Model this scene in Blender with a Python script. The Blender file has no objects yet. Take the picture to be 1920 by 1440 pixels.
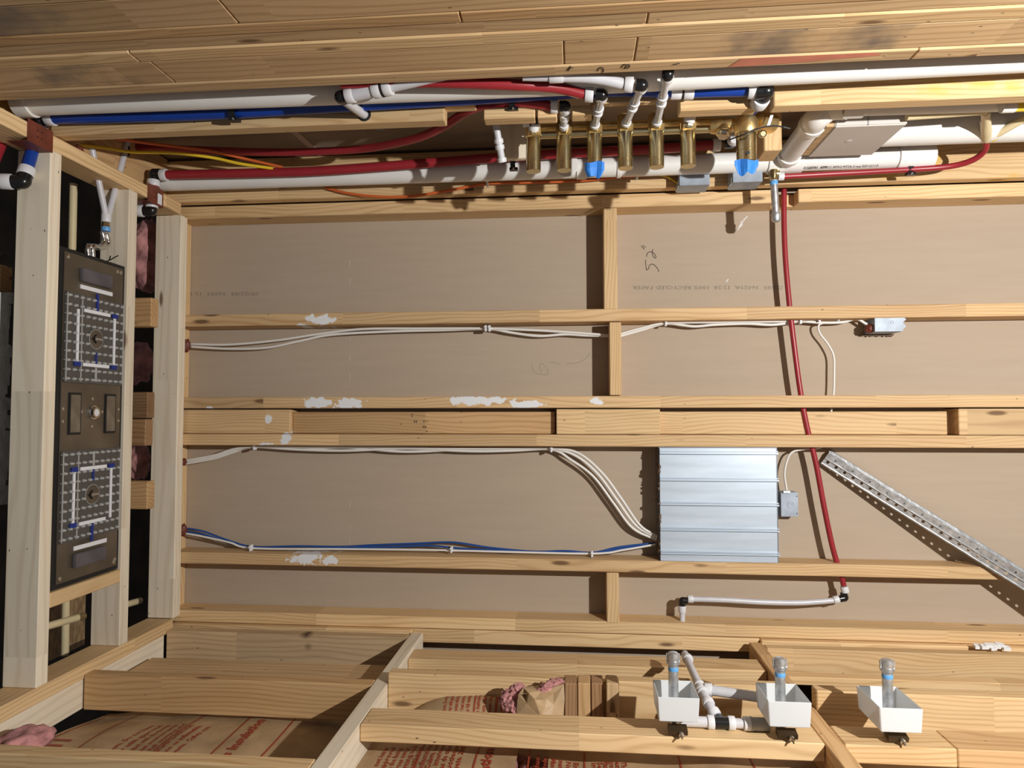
import bpy, bmesh, math, random
from mathutils import Vector, Matrix
random.seed(7)
SC = bpy.context.scene
COL = SC.collection

# ------------------------------------------------------------------ camera
F_PX, YAW, PITCH, ROLL = 1298.97, .0917735, .0422326, -.000686
cy_, sy_, cp_, sp_ = math.cos(YAW), math.sin(YAW), math.cos(PITCH), math.sin(PITCH)
FWD = Vector((-sy_*cp_, cy_*cp_, sp_)); RGT0 = Vector((cy_, sy_, 0)); UP0 = RGT0.cross(FWD)
RGT = math.cos(ROLL)*RGT0 + math.sin(ROLL)*UP0
UPV = -math.sin(ROLL)*RGT0 + math.cos(ROLL)*UP0
cam = bpy.data.cameras.new('camera'); cam.sensor_width = 36; cam.lens = F_PX/1920*36; cam.clip_start = .01
camo = bpy.data.objects.new('camera', cam); COL.objects.link(camo)
camo.matrix_world = Matrix((RGT, UPV, -FWD)).transposed().to_4x4()
SC.camera = camo

# ------------------------------------------------------------------ world, lights, exposure
w = bpy.data.worlds.new('world'); SC.world = w; w.use_nodes = True
w.node_tree.nodes['Background'].inputs[0].default_value = (.93, .96, 1, 1)
w.node_tree.nodes['Background'].inputs[1].default_value = .13
ld = bpy.data.lights.new('work_light', 'POINT'); ld.energy = 205; ld.shadow_soft_size = .016; ld.color = (1, .98, .945)
lo = bpy.data.objects.new('work_light', ld); COL.objects.link(lo); lo.location = (1.33, .17, .345)
vs = SC.view_settings
vs.view_transform = 'Standard'; vs.look = 'None'; vs.gamma = 1; vs.exposure = 0; vs.use_curve_mapping = False

# ------------------------------------------------------------------ helpers
def P(px, py, X=None, Y=None, Z=None):
    """a point of the place: the sight line of a photo position met with a known plane of the room"""
    d = RGT*((px-960)/F_PX) - UPV*((py-720)/F_PX) + FWD
    if X is not None: return d*(X/d.x)
    if Y is not None: return d*(Y/d.y)
    return d*(Z/d.z)

class MB:
    def __init__(s): s.v = []; s.f = []
    def add(s, vs_, fs_):
        n = len(s.v); s.v += [Vector(a) for a in vs_]; s.f += [tuple(i+n for i in f) for f in fs_]; return s
    def box(s, x0, x1, y0, y1, z0, z1):
        return s.add([(x0,y0,z0),(x1,y0,z0),(x1,y1,z0),(x0,y1,z0),(x0,y0,z1),(x1,y0,z1),(x1,y1,z1),(x0,y1,z1)],
                     [(3,2,1,0),(4,5,6,7),(0,1,5,4),(1,2,6,5),(2,3,7,6),(3,0,4,7)])
    def frame(s, o, ax, ay, az, sx, sy, sz):
        """box centred on o with unit axes and full sizes"""
        o = Vector(o); ax = Vector(ax).normalized()*sx/2; ay = Vector(ay).normalized()*sy/2; az = Vector(az).normalized()*sz/2
        c = [(-1,-1,-1),(1,-1,-1),(1,1,-1),(-1,1,-1),(-1,-1,1),(1,-1,1),(1,1,1),(-1,1,1)]
        return s.add([o+ax*a+ay*b+az*d for a,b,d in c], [(3,2,1,0),(4,5,6,7),(0,1,5,4),(1,2,6,5),(2,3,7,6),(3,0,4,7)])
    def tube(s, pts, r, seg=12, smooth=0, flat=1.0, caps=True):
        pts = [Vector(p) for p in pts]
        if smooth and len(pts) > 2: pts = catmull(pts, smooth)
        n = len(pts); rs = r if isinstance(r, list) else [r]*n
        t0 = (pts[1]-pts[0]).normalized()
        up = Vector((0,0,1)) if abs(t0.z) < .9 else Vector((0,1,0))
        u = t0.cross(up).normalized(); base = len(s.v)
        for i in range(n):
            t = (pts[min(i+1,n-1)]-pts[max(i-1,0)]).normalized()
            u = (u - t*u.dot(t)).normalized(); v = t.cross(u)
            for k in range(seg):
                a = 2*math.pi*k/seg
                s.v.append(pts[i] + (u*math.cos(a) + v*math.sin(a)*flat)*rs[i])
        for i in range(n-1):
            for k in range(seg):
                a = base+i*seg+k; b = base+i*seg+(k+1) % seg
                s.f.append((a, b, b+seg, a+seg))
        if caps:
            s.f.append(tuple(base+k for k in reversed(range(seg)))); s.f.append(tuple(base+(n-1)*seg+k for k in range(seg)))
        return s
    def lathe(s, o, ax, prof, seg=20):
        """prof: (distance along axis, radius)"""
        o = Vector(o); ax = Vector(ax).normalized()
        up = Vector((0,0,1)) if abs(ax.z) < .9 else Vector((0,1,0))
        u = ax.cross(up).normalized(); v = ax.cross(u); base = len(s.v); n = len(prof)
        for h, r in prof:
            for k in range(seg):
                a = 2*math.pi*k/seg; s.v.append(o+ax*h+(u*math.cos(a)+v*math.sin(a))*r)
        for i in range(n-1):
            for k in range(seg):
                a = base+i*seg+k; b = base+i*seg+(k+1) % seg; s.f.append((a, b, b+seg, a+seg))
        s.f.append(tuple(base+k for k in reversed(range(seg)))); s.f.append(tuple(base+(n-1)*seg+k for k in range(seg)))
        return s
    def stroke(s, pts, r, smooth=5):
        return s.tube(pts, r, 4, smooth)
    def build(s, name, mat, parent=None, smooth=None, bevel=0):
        me = bpy.data.meshes.new(name); c = Vector((0,0,0))
        lo_ = Vector([min(a[i] for a in s.v) for i in range(3)]); hi_ = Vector([max(a[i] for a in s.v) for i in range(3)]); c = (lo_+hi_)/2
        me.from_pydata([a-c for a in s.v], [], s.f)
        bm = bmesh.new(); bm.from_mesh(me); bmesh.ops.recalc_face_normals(bm, faces=bm.faces)
        if bevel: bmesh.ops.bevel(bm, geom=[e for e in bm.edges if e.calc_face_angle(0) > .5], offset=bevel, segments=2, affect='EDGES')
        bm.to_mesh(me); bm.free()
        me.materials.append(mat)
        if smooth is not None:
            me.polygons.foreach_set('use_smooth', [True]*len(me.polygons)); me.set_sharp_from_angle(angle=math.radians(smooth))
        o = bpy.data.objects.new(name, me); COL.objects.link(o); o.location = c
        if parent is not None: attach(o, parent)
        return o

def catmull(p, n):
    q = [2*p[0]-p[1]] + list(p) + [2*p[-1]-p[-2]]; out = []
    for i in range(1, len(q)-2):
        a, b, c, d = q[i-1], q[i], q[i+1], q[i+2]
        for k in range(n):
            t = k/n
            out.append(.5*((2*b)+(c-a)*t+(2*a-5*b+4*c-d)*t*t+(3*b-a-3*c+d)*t**3))
    out.append(q[-2]); return out

WLOC = {}
def wloc(o): return WLOC.get(o.name, o.location)
def attach(o, parent):
    WLOC[o.name] = o.location.copy(); o.location = o.location - wloc(parent); o.parent = parent
def thing(name, label, cat, loc, group=None):
    o = bpy.data.objects.new(name, None); COL.objects.link(o); o.location = loc; o.empty_display_size = .02
    o['label'] = label; o['category'] = cat
    if group: o['group'] = group
    return o
def tag(o, label, cat, group=None):
    o['label'] = label; o['category'] = cat
    if group: o['group'] = group
    return o
def struct(name, loc):
    o = bpy.data.objects.new(name, None); COL.objects.link(o); o.location = loc; o['kind'] = 'structure'; o.empty_display_size = .05
    return o

# ------------------------------------------------------------------ materials
MATS = {}
def newmat(name):
    m = bpy.data.materials.new(name); m.use_nodes = True; nt = m.node_tree
    return m, nt, nt.nodes['Principled BSDF']
def simple(name, col, rough=.5, metal=0, noise=0, scale=40, spec=None, trans=0, coat=0, stretch=(1,1,1), bump=0):
    if name in MATS: return MATS[name]
    m, nt, b = newmat(name); N = nt.nodes; L = nt.links
    b.inputs['Roughness'].default_value = rough; b.inputs['Metallic'].default_value = metal
    if spec is not None: b.inputs['Specular IOR Level'].default_value = spec
    if trans: b.inputs['Transmission Weight'].default_value = trans
    if coat: b.inputs['Coat Weight'].default_value = coat
    b.inputs['Base Color'].default_value = (*col, 1)
    if noise or bump:
        tc = N.new('ShaderNodeTexCoord'); mp = N.new('ShaderNodeMapping'); mp.inputs['Scale'].default_value = stretch
        nz = N.new('ShaderNodeTexNoise'); nz.inputs['Scale'].default_value = scale; nz.inputs['Detail'].default_value = 5
        L.new(tc.outputs['Object'], mp.inputs[0]); L.new(mp.outputs[0], nz.inputs['Vector'])
        if noise:
            r = N.new('ShaderNodeValToRGB'); r.color_ramp.elements[0].position = .3; r.color_ramp.elements[1].position = .7
            r.color_ramp.elements[0].color = (*[c*(1-noise) for c in col], 1); r.color_ramp.elements[1].color = (*[min(1, c*(1+noise)) for c in col], 1)
            L.new(nz.outputs['Fac'], r.inputs[0]); L.new(r.outputs[0], b.inputs['Base Color'])
        if bump:
            bp = N.new('ShaderNodeBump'); bp.inputs['Strength'].default_value = bump; bp.inputs['Distance'].default_value = .01
            L.new(nz.outputs['Fac'], bp.inputs['Height']); L.new(bp.outputs[0], b.inputs['Normal'])
    MATS[name] = m; return m

def mth(nt, op, a, b=None, c=None):
    n = nt.nodes.new('ShaderNodeMath'); n.operation = op
    for i, x in enumerate((a, b, c)):
        if x is None: continue
        if isinstance(x, (int, float)): n.inputs[i].default_value = x
        else: nt.links.new(x, n.inputs[i])
    return n.outputs[0]

def wood(name, light, dark, ring=34, knots=.5, splats=None, grey=0.0, stain=None):
    """pine lumber, grain along the local X axis, finger-jointed tone changes, knots"""
    if name in MATS: return MATS[name]
    m, nt, b = newmat(name); N = nt.nodes; L = nt.links
    b.inputs['Roughness'].default_value = .62; b.inputs['Specular IOR Level'].default_value = .25
    tc = N.new('ShaderNodeTexCoord'); oi = N.new('ShaderNodeObjectInfo')
    sx = N.new('ShaderNodeSeparateXYZ'); L.new(tc.outputs['Object'], sx.inputs[0])
    seg = mth(nt, 'FLOOR', mth(nt, 'ADD', mth(nt, 'MULTIPLY', sx.outputs[0], 1.55), mth(nt, 'MULTIPLY', oi.outputs['Random'], 57.3)))
    wn = N.new('ShaderNodeTexWhiteNoise'); wn.noise_dimensions = '1D'; L.new(seg, wn.inputs['W'])
    off = N.new('ShaderNodeVectorMath'); off.operation = 'MULTIPLY_ADD'
    L.new(wn.outputs['Color'], off.inputs[0]); off.inputs[1].default_value = (3, .16, .16); L.new(tc.outputs['Object'], off.inputs[2])
    mpw = N.new('ShaderNodeMapping'); mpw.inputs['Scale'].default_value = (1.6, 7, 7); L.new(off.outputs[0], mpw.inputs[0])
    nw = N.new('ShaderNodeTexNoise'); nw.inputs['Scale'].default_value = 1; nw.inputs['Detail'].default_value = 2; L.new(mpw.outputs[0], nw.inputs['Vector'])
    wrp = N.new('ShaderNodeVectorMath'); wrp.operation = 'MULTIPLY_ADD'; L.new(nw.outputs['Color'], wrp.inputs[0]); wrp.inputs[1].default_value = (0, .075, .075); L.new(off.outputs[0], wrp.inputs[2])
    mp = N.new('ShaderNodeMapping'); mp.inputs['Scale'].default_value = (.09, 1, 1); L.new(wrp.outputs[0], mp.inputs[0])
    wv = N.new('ShaderNodeTexWave'); wv.wave_type = 'RINGS'; wv.rings_direction = 'X'; wv.inputs['Scale'].default_value = ring
    wv.inputs['Distortion'].default_value = 2; wv.inputs['Detail'].default_value = 2.5; wv.inputs['Detail Scale'].default_value = .55
    L.new(mp.outputs[0], wv.inputs['Vector'])
    mp2 = N.new('ShaderNodeMapping'); mp2.inputs['Scale'].default_value = (5, 160, 160); L.new(off.outputs[0], mp2.inputs[0])
    nz = N.new('ShaderNodeTexNoise'); nz.inputs['Scale'].default_value = 1.2; nz.inputs['Detail'].default_value = 4; L.new(mp2.outputs[0], nz.inputs['Vector'])
    mp3 = N.new('ShaderNodeMapping'); mp3.inputs['Scale'].default_value = (2.2, 14, 14); L.new(off.outputs[0], mp3.inputs[0])
    n3 = N.new('ShaderNodeTexNoise'); n3.inputs['Scale'].default_value = 1; n3.inputs['Detail'].default_value = 4; L.new(mp3.outputs[0], n3.inputs['Vector'])
    fac = mth(nt, 'ADD', mth(nt, 'MULTIPLY', mth(nt, 'POWER', wv.outputs['Fac'], 3), .38), mth(nt, 'MULTIPLY', nz.outputs['Fac'], .34))
    fac = mth(nt, 'ADD', fac, mth(nt, 'MULTIPLY', mth(nt, 'SUBTRACT', n3.outputs['Fac'], .5), .8))
    r = N.new('ShaderNodeValToRGB'); e = r.color_ramp.elements
    e[0].position = .08; e[0].color = (*light, 1); e[1].position = .85; e[1].color = (*dark, 1)
    L.new(fac, r.inputs[0])
    # tone change per finger-jointed length and per board
    tone = mth(nt, 'ADD', mth(nt, 'MULTIPLY', wn.outputs['Value'], .24), mth(nt, 'MULTIPLY', oi.outputs['Random'], .16))
    hs = N.new('ShaderNodeHueSaturation'); L.new(r.outputs[0], hs.inputs['Color'])
    L.new(mth(nt, 'ADD', tone, .80), hs.inputs['Value']); hs.inputs['Saturation'].default_value = 1-grey
    col = hs.outputs[0]
    # knots and nail holes
    for sc_, thr, dens, kc in (((4.2, 17, 17), .11, knots, (.13, .065, .03)), ((26, 60, 60), .085, .16, (.05, .03, .02))):
        mk = N.new('ShaderNodeMapping'); mk.inputs['Scale'].default_value = sc_; L.new(off.outputs[0], mk.inputs[0])
        vo = N.new('ShaderNodeTexVoronoi'); vo.inputs['Scale'].default_value = 1; L.new(mk.outputs[0], vo.inputs['Vector'])
        sp = N.new('ShaderNodeSeparateXYZ'); L.new(vo.outputs['Color'], sp.inputs[0])
        mr = N.new('ShaderNodeMapRange'); mr.inputs[1].default_value = thr*1.35; mr.inputs[2].default_value = thr*.75; L.new(vo.outputs['Distance'], mr.inputs[0])
        fk = mth(nt, 'MULTIPLY', mr.outputs[0], mth(nt, 'LESS_THAN', sp.outputs[0], dens))
        mx = N.new('ShaderNodeMixRGB'); L.new(mth(nt, 'MULTIPLY', fk, .85), mx.inputs[0]); L.new(col, mx.inputs[1]); mx.inputs[2].default_value = (*kc, 1); col = mx.outputs[0]
    geo = N.new('ShaderNodeNewGeometry')
    def patches(col, pts, color, sharp, scale):
        nn = N.new('ShaderNodeTexNoise'); nn.inputs['Scale'].default_value = scale; nn.inputs['Detail'].default_value = 4; L.new(geo.outputs['Position'], nn.inputs['Vector'])
        tot = None
        for p, rx, rz in pts:
            sub = N.new('ShaderNodeVectorMath'); sub.operation = 'SUBTRACT'; L.new(geo.outputs['Position'], sub.inputs[0]); sub.inputs[1].default_value = p
            ml = N.new('ShaderNodeVectorMath'); ml.operation = 'MULTIPLY'; L.new(sub.outputs[0], ml.inputs[0]); ml.inputs[1].default_value = (1/rx, 4, 1/rz)
            ln = N.new('ShaderNodeVectorMath'); ln.operation = 'LENGTH'; L.new(ml.outputs[0], ln.inputs[0])
            v = mth(nt, 'SUBTRACT', 1, ln.outputs['Value']); tot = v if tot is None else mth(nt, 'MAXIMUM', tot, v)
        g = mth(nt, 'ADD', mth(nt, 'MULTIPLY', mth(nt, 'SUBTRACT', nn.outputs['Fac'], .5), 3.0), tot)
        mr = N.new('ShaderNodeMapRange'); mr.inputs[1].default_value = .0; mr.inputs[2].default_value = sharp; L.new(g, mr.inputs[0])
        mx = N.new('ShaderNodeMixRGB'); L.new(mr.outputs[0], mx.inputs[0]); L.new(col, mx.inputs[1]); mx.inputs[2].default_value = (*color, 1); return mx.outputs[0]
    if splats: col = patches(col, splats, (.80, .81, .83), .15, 45)
    if stain: col = patches(col, stain[0], stain[1], 1.2, 14)
    L.new(col, b.inputs['Base Color'])
    bp = N.new('ShaderNodeBump'); bp.inputs['Strength'].default_value = .25; bp.inputs['Distance'].default_value = .002
    L.new(fac, bp.inputs['Height']); L.new(bp.outputs[0], b.inputs['Normal'])
    MATS[name] = m; return m

PINE = wood('pine_lumber', (.74, .525, .285), (.49, .285, .12))
PINE_O = wood('orange_pine_lumber', (.60, .385, .19), (.38, .205, .085), ring=28)
PINE_W = wood('pale_spruce_lumber', (.84, .745, .59), (.68, .565, .41), ring=14, knots=.25)
PINE_G = wood('weathered_lumber', (.62, .43, .235), (.40, .25, .125), ring=20, knots=.35)
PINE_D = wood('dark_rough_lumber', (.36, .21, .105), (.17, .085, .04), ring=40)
def at(px, py, Y=2.2): return tuple(P(px, py, Y=Y))
SPL = wood('pine_with_plaster', (.70, .485, .26), (.46, .26, .115), splats=[
    (at(600,600), .05, .016), (at(565,612), .02, .012), (at(595,755), .05, .02), (at(655,757), .05, .02), (at(905,752), .10, .012), (at(865,749), .05, .012),
    (at(985,760), .05, .014), (at(1120,752), .02, .01), (at(535,822), .018, .02), (at(500,832), .03, .006), (at(575,1046), .055, .022), (at(620,1050), .03, .015),
    (at(510,785,2.24), .012, .014), (at(393,765), .012, .006), (at(1910,800), .02, .02)])
PRIM = wood('primer_splashed_lumber', (.74, .525, .285), (.49, .285, .12), stain=([(at(1755,168,1.60), .04, .022), (at(1850,158,1.60), .03, .015), (at(1893,162,1.60), .03, .02), (at(1740,302,2.162), .05, .03), (at(1660,330,2.162), .05, .02), (at(1900,330,2.162), .05, .02)], (.72, .42, .04)))
KNOT = wood('knotty_lumber', (.60, .43, .25), (.38, .25, .135), ring=20, knots=.35, stain=([(at(575,1190,2.124), .02, .016), (at(577,1213,2.124), .02, .018), (at(790,1180,2.124), .05, .012)], (.09, .05, .035)))
DRY = None
def drywall_mat():
    m, nt, b = newmat('brown_paper_drywall'); N = nt.nodes; L = nt.links
    b.inputs['Roughness'].default_value = .8; b.inputs['Specular IOR Level'].default_value = .2
    tc = N.new('ShaderNodeTexCoord'); mp = N.new('ShaderNodeMapping'); mp.inputs['Scale'].default_value = (1, 10, 10); L.new(tc.outputs['Object'], mp.inputs[0])
    nz = N.new('ShaderNodeTexNoise'); nz.inputs['Scale'].default_value = 5; nz.inputs['Detail'].default_value = 6; L.new(mp.outputs[0], nz.inputs['Vector'])
    r = N.new('ShaderNodeValToRGB'); r.color_ramp.elements[0].position = .3; r.color_ramp.elements[1].position = .72
    r.color_ramp.elements[0].color = (.44, .352, .266, 1); r.color_ramp.elements[1].color = (.462, .372, .282, 1); L.new(nz.outputs['Fac'], r.inputs[0])
    vo = N.new('ShaderNodeTexVoronoi'); vo.inputs['Scale'].default_value = 9; L.new(tc.outputs['Object'], vo.inputs['Vector'])
    sp = N.new('ShaderNodeSeparateXYZ'); L.new(vo.outputs['Color'], sp.inputs[0])
    k = mth(nt, 'MULTIPLY', mth(nt, 'LESS_THAN', vo.outputs['Distance'], .035), mth(nt, 'LESS_THAN', sp.outputs[0], .3))
    mx = N.new('ShaderNodeMixRGB'); L.new(mth(nt, 'MULTIPLY', k, .7), mx.inputs[0]); L.new(r.outputs[0], mx.inputs[1]); mx.inputs[2].default_value = (.66, .6, .52, 1)
    L.new(mx.outputs[0], b.inputs['Base Color']); return m
DRY = drywall_mat()
PVC = simple('white_pvc', (.80, .79, .76), .32, noise=.04, scale=8)
PEXW = simple('white_pex', (.61, .61, .645), .3, noise=.06, scale=30)
COLLAR = simple('white_expansion_ring', (.72, .72, .74), .38)
CREAM = simple('cream_cpvc', (.72, .60, .36), .38, noise=.06, scale=14)
YEL = simple('yellow_primer', (.85, .62, .05), .5, noise=.2, scale=30)
RED = simple('red_pex', (.31, .022, .030), .34, noise=.06, scale=20)
BLUE = simple('blue_pex', (.006, .045, .30), .33, noise=.08, scale=20)
BLACK = simple('black_poly_fitting', (.012, .012, .013), .22)
BLK = simple('black_rubber', (.012, .012, .012), .55)
BRASS = simple('polished_brass', (.66, .57, .34), .24, 1, noise=.08, scale=18)
CAST = simple('cast_brass', (.78, .58, .27), .42, 1, noise=.15, scale=60, bump=.15)
GALV = simple('galvanized_steel', (.60, .62, .64), .44, .85, noise=.28, scale=70)
GALVD = simple('galvanized_sheet', (.33, .375, .44), .5, .3, noise=.18, scale=22)
ALU = simple('mill_aluminium', (.53, .61, .70), .4, .3, noise=.13, scale=4, stretch=(1, 1, 9))
ALUD = simple('aluminium_edge', (.18, .2, .23), .45, .6)
CHROME = simple('bright_chrome', (.75, .75, .74), .12, 1)
STEELP = simple('smoky_steel_sheet', (.17, .14, .105), .30, .55, noise=.30, scale=7)
ACRYL = simple('clear_acrylic', (.55, .54, .52), .14, 0, trans=.9)
NOZ = simple('clear_silicone_nozzle', (.62, .61, .58), .25, 0, trans=.35)
LED = simple('white_led_strip', (.78, .79, .82), .5)
BTAPE = simple('blue_painters_tape', (.03, .22, .72), .6, noise=.1, scale=40)
DBTAPE = simple('dark_blue_tape', (.012, .03, .22), .5)
LBLUE = simple('pale_blue_seal', (.14, .40, .78), .4)
GREYL = simple('grey_label', (.10, .09, .10), .35, noise=.25, scale=14)
NM = simple('white_cable_jacket', (.80, .78, .74), .42)
ORC = simple('orange_cable_jacket', (.62, .13, .03), .4)
YEC = simple('yellow_cable_jacket', (.80, .55, .03), .4)
BLC = simple('blue_cable_jacket', (.015, .075, .30), .42)
NAILP = simple('red_primed_nail_plate', (.165, .04, .022), .5, noise=.25, scale=25)
TRAY = simple('white_molded_plastic', (.88, .90, .91), .35, noise=.02, scale=9)
_nt = TRAY.node_tree; _p = _nt.nodes['Principled BSDF']; _tr = _nt.nodes.new('ShaderNodeBsdfTranslucent'); _tr.inputs[0].default_value = (.85, .88, .9, 1)
_mx = _nt.nodes.new('ShaderNodeMixShader'); _mx.inputs[0].default_value = .28; _nt.links.new(_p.outputs[0], _mx.inputs[1]); _nt.links.new(_tr.outputs[0], _mx.inputs[2])
_nt.links.new(_mx.outputs[0], _nt.nodes['Material Output'].inputs['Surface'])
KRAFT = simple('kraft_paper_facing', (.42, .285, .155), .55, noise=.22, scale=11, bump=.5)
PINK = simple('pink_fiberglass', (.46, .21, .20), .95, noise=.5, scale=26, bump=1)
OSB = simple('strand_board', (.33, .20, .095), .7, noise=.45, scale=24, stretch=(1, 3, 1))
INKR = simple('red_ink', (.33, .05, .022), .6)
INKK = simple('black_marker', (.03, .025, .02), .6)
INKG = simple('grey_stamp_ink', (.27, .225, .18), .8)
PENC = simple('pencil', (.28, .23, .18), .8)
CAULK = simple('red_fire_caulk', (.16, .035, .02), .45, bump=.6, scale=60)
FOAM = simple('white_foam_edge', (.72, .73, .74), .8, noise=.1, scale=30, bump=1)
PLAST = simple('white_plaster', (.78, .78, .78), .8)
SHEET = simple('dark_plywood', (.20, .125, .075), .8, noise=.25, scale=8)
REDSP = simple('red_marking_paint', (.62, .22, .14), .6, noise=.15, scale=12)

# ------------------------------------------------------------------ boards
def board(name, parent, mat, x0, x1, y0, y1, z0, z1, axis='x', cut=None, bevel=.0022, jit=True):
    """a length of lumber; grain runs along its local X.  cut: extra list of world boxes replacing the plain box"""
    c = Vector(((x0+x1)/2, (y0+y1)/2, (z0+z1)/2))
    R = {'x': Matrix.Identity(3), 'y': Matrix.Rotation(math.pi/2, 3, 'Z'), 'z': Matrix.Rotation(-math.pi/2, 3, 'Y')}[axis]
    bm = bmesh.new(); Ri = R.transposed()
    for bx in (cut or [(x0, x1, y0, y1, z0, z1)]):
        m = MB().box(*bx); vv = [bm.verts.new(Ri @ (v-c)) for v in m.v]
        for f in m.f: bm.faces.new([vv[i] for i in f])
    bmesh.ops.recalc_face_normals(bm, faces=bm.faces)
    if bevel: bmesh.ops.bevel(bm, geom=list(bm.edges), offset=bevel, segments=1, affect='EDGES')
    me = bpy.data.meshes.new(name); bm.to_mesh(me); bm.free(); me.materials.append(mat)
    o = bpy.data.objects.new(name, me); COL.objects.link(o); o.location = c; o.rotation_euler = R.to_euler()
    attach(o, parent); return o

D, W = 2.2, 2.289           # stud fronts and drywall of the back wall
XL = -1.30                  # room face of the left framing
ZT, ZB = .70, -.69          # room faces of the top and bottom framing
XR = 1.95

# ================================================================== SETTING
# ---- back wall
wb = MB().box(-1.40, XR, W, W+.0127, -.80, .84).build('wall_back', DRY); wb['kind'] = 'structure'
xp = P(357, 600, Y=W).x     # end plate
board('plate', wb, PINE, xp-.038, xp, D, W-.001, -.686, .70, 'z')
xa, xb_ = P(1453, 365, Y=D).x, P(1497, 365, Y=D).x
board('stud', wb, PINE, xp, XR, D, W-.001, .655, .697, cut=[(xp, xa, D, W-.001, .655, .697), (xb_, XR, D, W-.001, .655, .697), (xa-.002, xb_+.002, D+.05, W-.002, .656, .696)])
def zrow(px, y0, y1): return P(px, y1, Y=D).z, P(px, y0, Y=D).z
z0, z1 = zrow(1280, 577, 600.5); board('stud', wb, SPL, xp, XR, D, W-.001, z0, z1)
z0, z1 = zrow(1280, 742, 764.5); s3 = (z0, z1); board('stud', wb, SPL, xp, XR, D, W-.001, z0, z1)
z0, z1 = zrow(1280, 815.5, 838); s4 = (z0, z1); board('stud', wb, SPL, xp, XR, D, W-.001, z0, z1)
z0, z1 = zrow(1280, 1053, 1075.5); s5 = (z0, z1); xe = P(1888, 1080, Y=D).x
o = board('stud', wb, SPL, xp, xe, D, W-.001, z0, z1)
mxx = max(v.co.x for v in o.data.vertices)
for v in o.data.vertices:
    if v.co.x > mxx-.01 and v.co.z > 0: v.co.x -= .07
z0, z1 = zrow(1280, 1169.5, 1192); board('stud', wb, PINE, xp, XR, D, W-.001, z0, z1)
m1t = z0-.002
# infill boards lying between the third and fourth studs
def X(px, Y=D, py=790): return P(px, py, Y=Y).x
for a, b_, yf, mt in ((xp, X(541), 2.212, SPL), (X(541)+.001, X(1040), 2.232, PINE_O), (X(1043), X(1238), 2.203, PINE), (X(1238)+.001, X(1787), 2.232, PINE), (X(1799), XR, 2.203, PINE_G)):
    board('infill_board', wb, mt, a, b_, yf, W-.001, s4[1]+.0015, s3[0]-(.012 if yf > 2.23 else .004))
# short blocks between studs
s2b = zrow(1150, 582, 606)[0]
for (xl, xr_, yt, yb) in ((1132, 1157, 390, 580), (1143, 1165, 604, 741), (1137.5, 1160.5, 1074, 1168)):
    a, b_ = P(xl, (yt+yb)/2, Y=D).x, P(xr_, (yt+yb)/2, Y=D).x
    board('block', wb, PINE, a, b_, D-.001, W-.001, P(xl, yb, Y=D).z, P(xl, yt, Y=D).z, 'z')

# ---- writing on the drywall
def strokes(lst, r, name, mat, parent, Y=None, Z=None):
    m = MB()
    for l in lst: m.stroke([P(a, b, Y=Y, Z=Z) for a, b in l], r)
    return m.build(name, mat, parent)
c1 = lambda l: [(1100+a*.2083, 360+b*.2083) for a, b in l]
strokes([c1([(530,610),(531,640),(534,670),(537,703)]), c1([(537,703),(558,690),(563,665),(580,650),(605,655),(632,682),(648,708),(643,718)]),
         c1([(540,582),(545,553),(570,538),(600,547),(620,572),(622,592),(608,590),(593,565),(590,535),(598,515)]), c1([(490,487),(505,502),(521,518)]), c1([(503,482),(517,491),(531,499)])], .0011, 'handwritten_mark', INKK, wb, Y=W)
c2 = lambda l: [(640+a/3, 480+b/3) for a, b in l]
strokes([c2([(1072,615),(1080,645),(1105,662),(1150,668),(1165,655),(1150,625),(1125,605),(1115,625),(1130,655)]), c2([(1165,600),(1190,598),(1230,610)]), c2([(1265,605),(1330,600),(1375,575),(1398,545)])], .0006, 'pencil_mark', PENC, wb, Y=W)

def text_mesh(s, size, bold=0):
    cu = bpy.data.curves.new('t', 'FONT'); cu.body = s; cu.size = size; cu.resolution_u = 1; cu.offset = bold; cu.align_x = 'LEFT'
    o = bpy.data.objects.new('t', cu); COL.objects.link(o)
    dg = bpy.context.evaluated_depsgraph_get(); me = o.evaluated_get(dg).to_mesh()
    v = [tuple(a.co) for a in me.vertices]; f = [tuple(p.vertices) for p in me.polygons]
    o.evaluated_get(dg).to_mesh_clear(); bpy.data.objects.remove(o); bpy.data.curves.remove(cu)
    return v, f
def text_on(s, size, fn, name, mat, parent, bold=0, width=None):
    v, f = text_mesh(s, size, bold); k = 1
    if width: k = width/max(a[0] for a in v)
    m = MB().add([fn(a[0]*k, a[1]) for a in v], f); return m.build(name, mat, parent)
def stamp(px0, px1, py, s, size=.017):
    a = P(px1, py, Y=W); b_ = P(px0, py, Y=W)       # upside down: starts at the right
    L_ = (b_-a).length; dx = (b_-a)/L_
    text_on(s, size, lambda u, v: a+dx*u+Vector((0, -.0009, -v)), 'printed_stamp', INKG, wb, width=L_)
stamp(1186, 1468, 536, '/22/05  36029A  12:28  100% RECYCLED PAPER')
stamp(358, 485, 548, '05/22/05  36029  12:1')
def btxt(px, py, s_, size, Y):
    a_ = P(px, py, Y=Y); text_on(s_, size, lambda u, v: a_+Vector((-u, 0, -v)), 'grade_stamp', INKK, wb)
for q_ in ((775, 776, '2', .016), (783, 788, '44', .013), (803, 788, '114', .011), (800, 798, '46', .014), (802, 806, '9', .012)): btxt(q_[0], q_[1], q_[2], q_[3], 2.2312)
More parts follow.
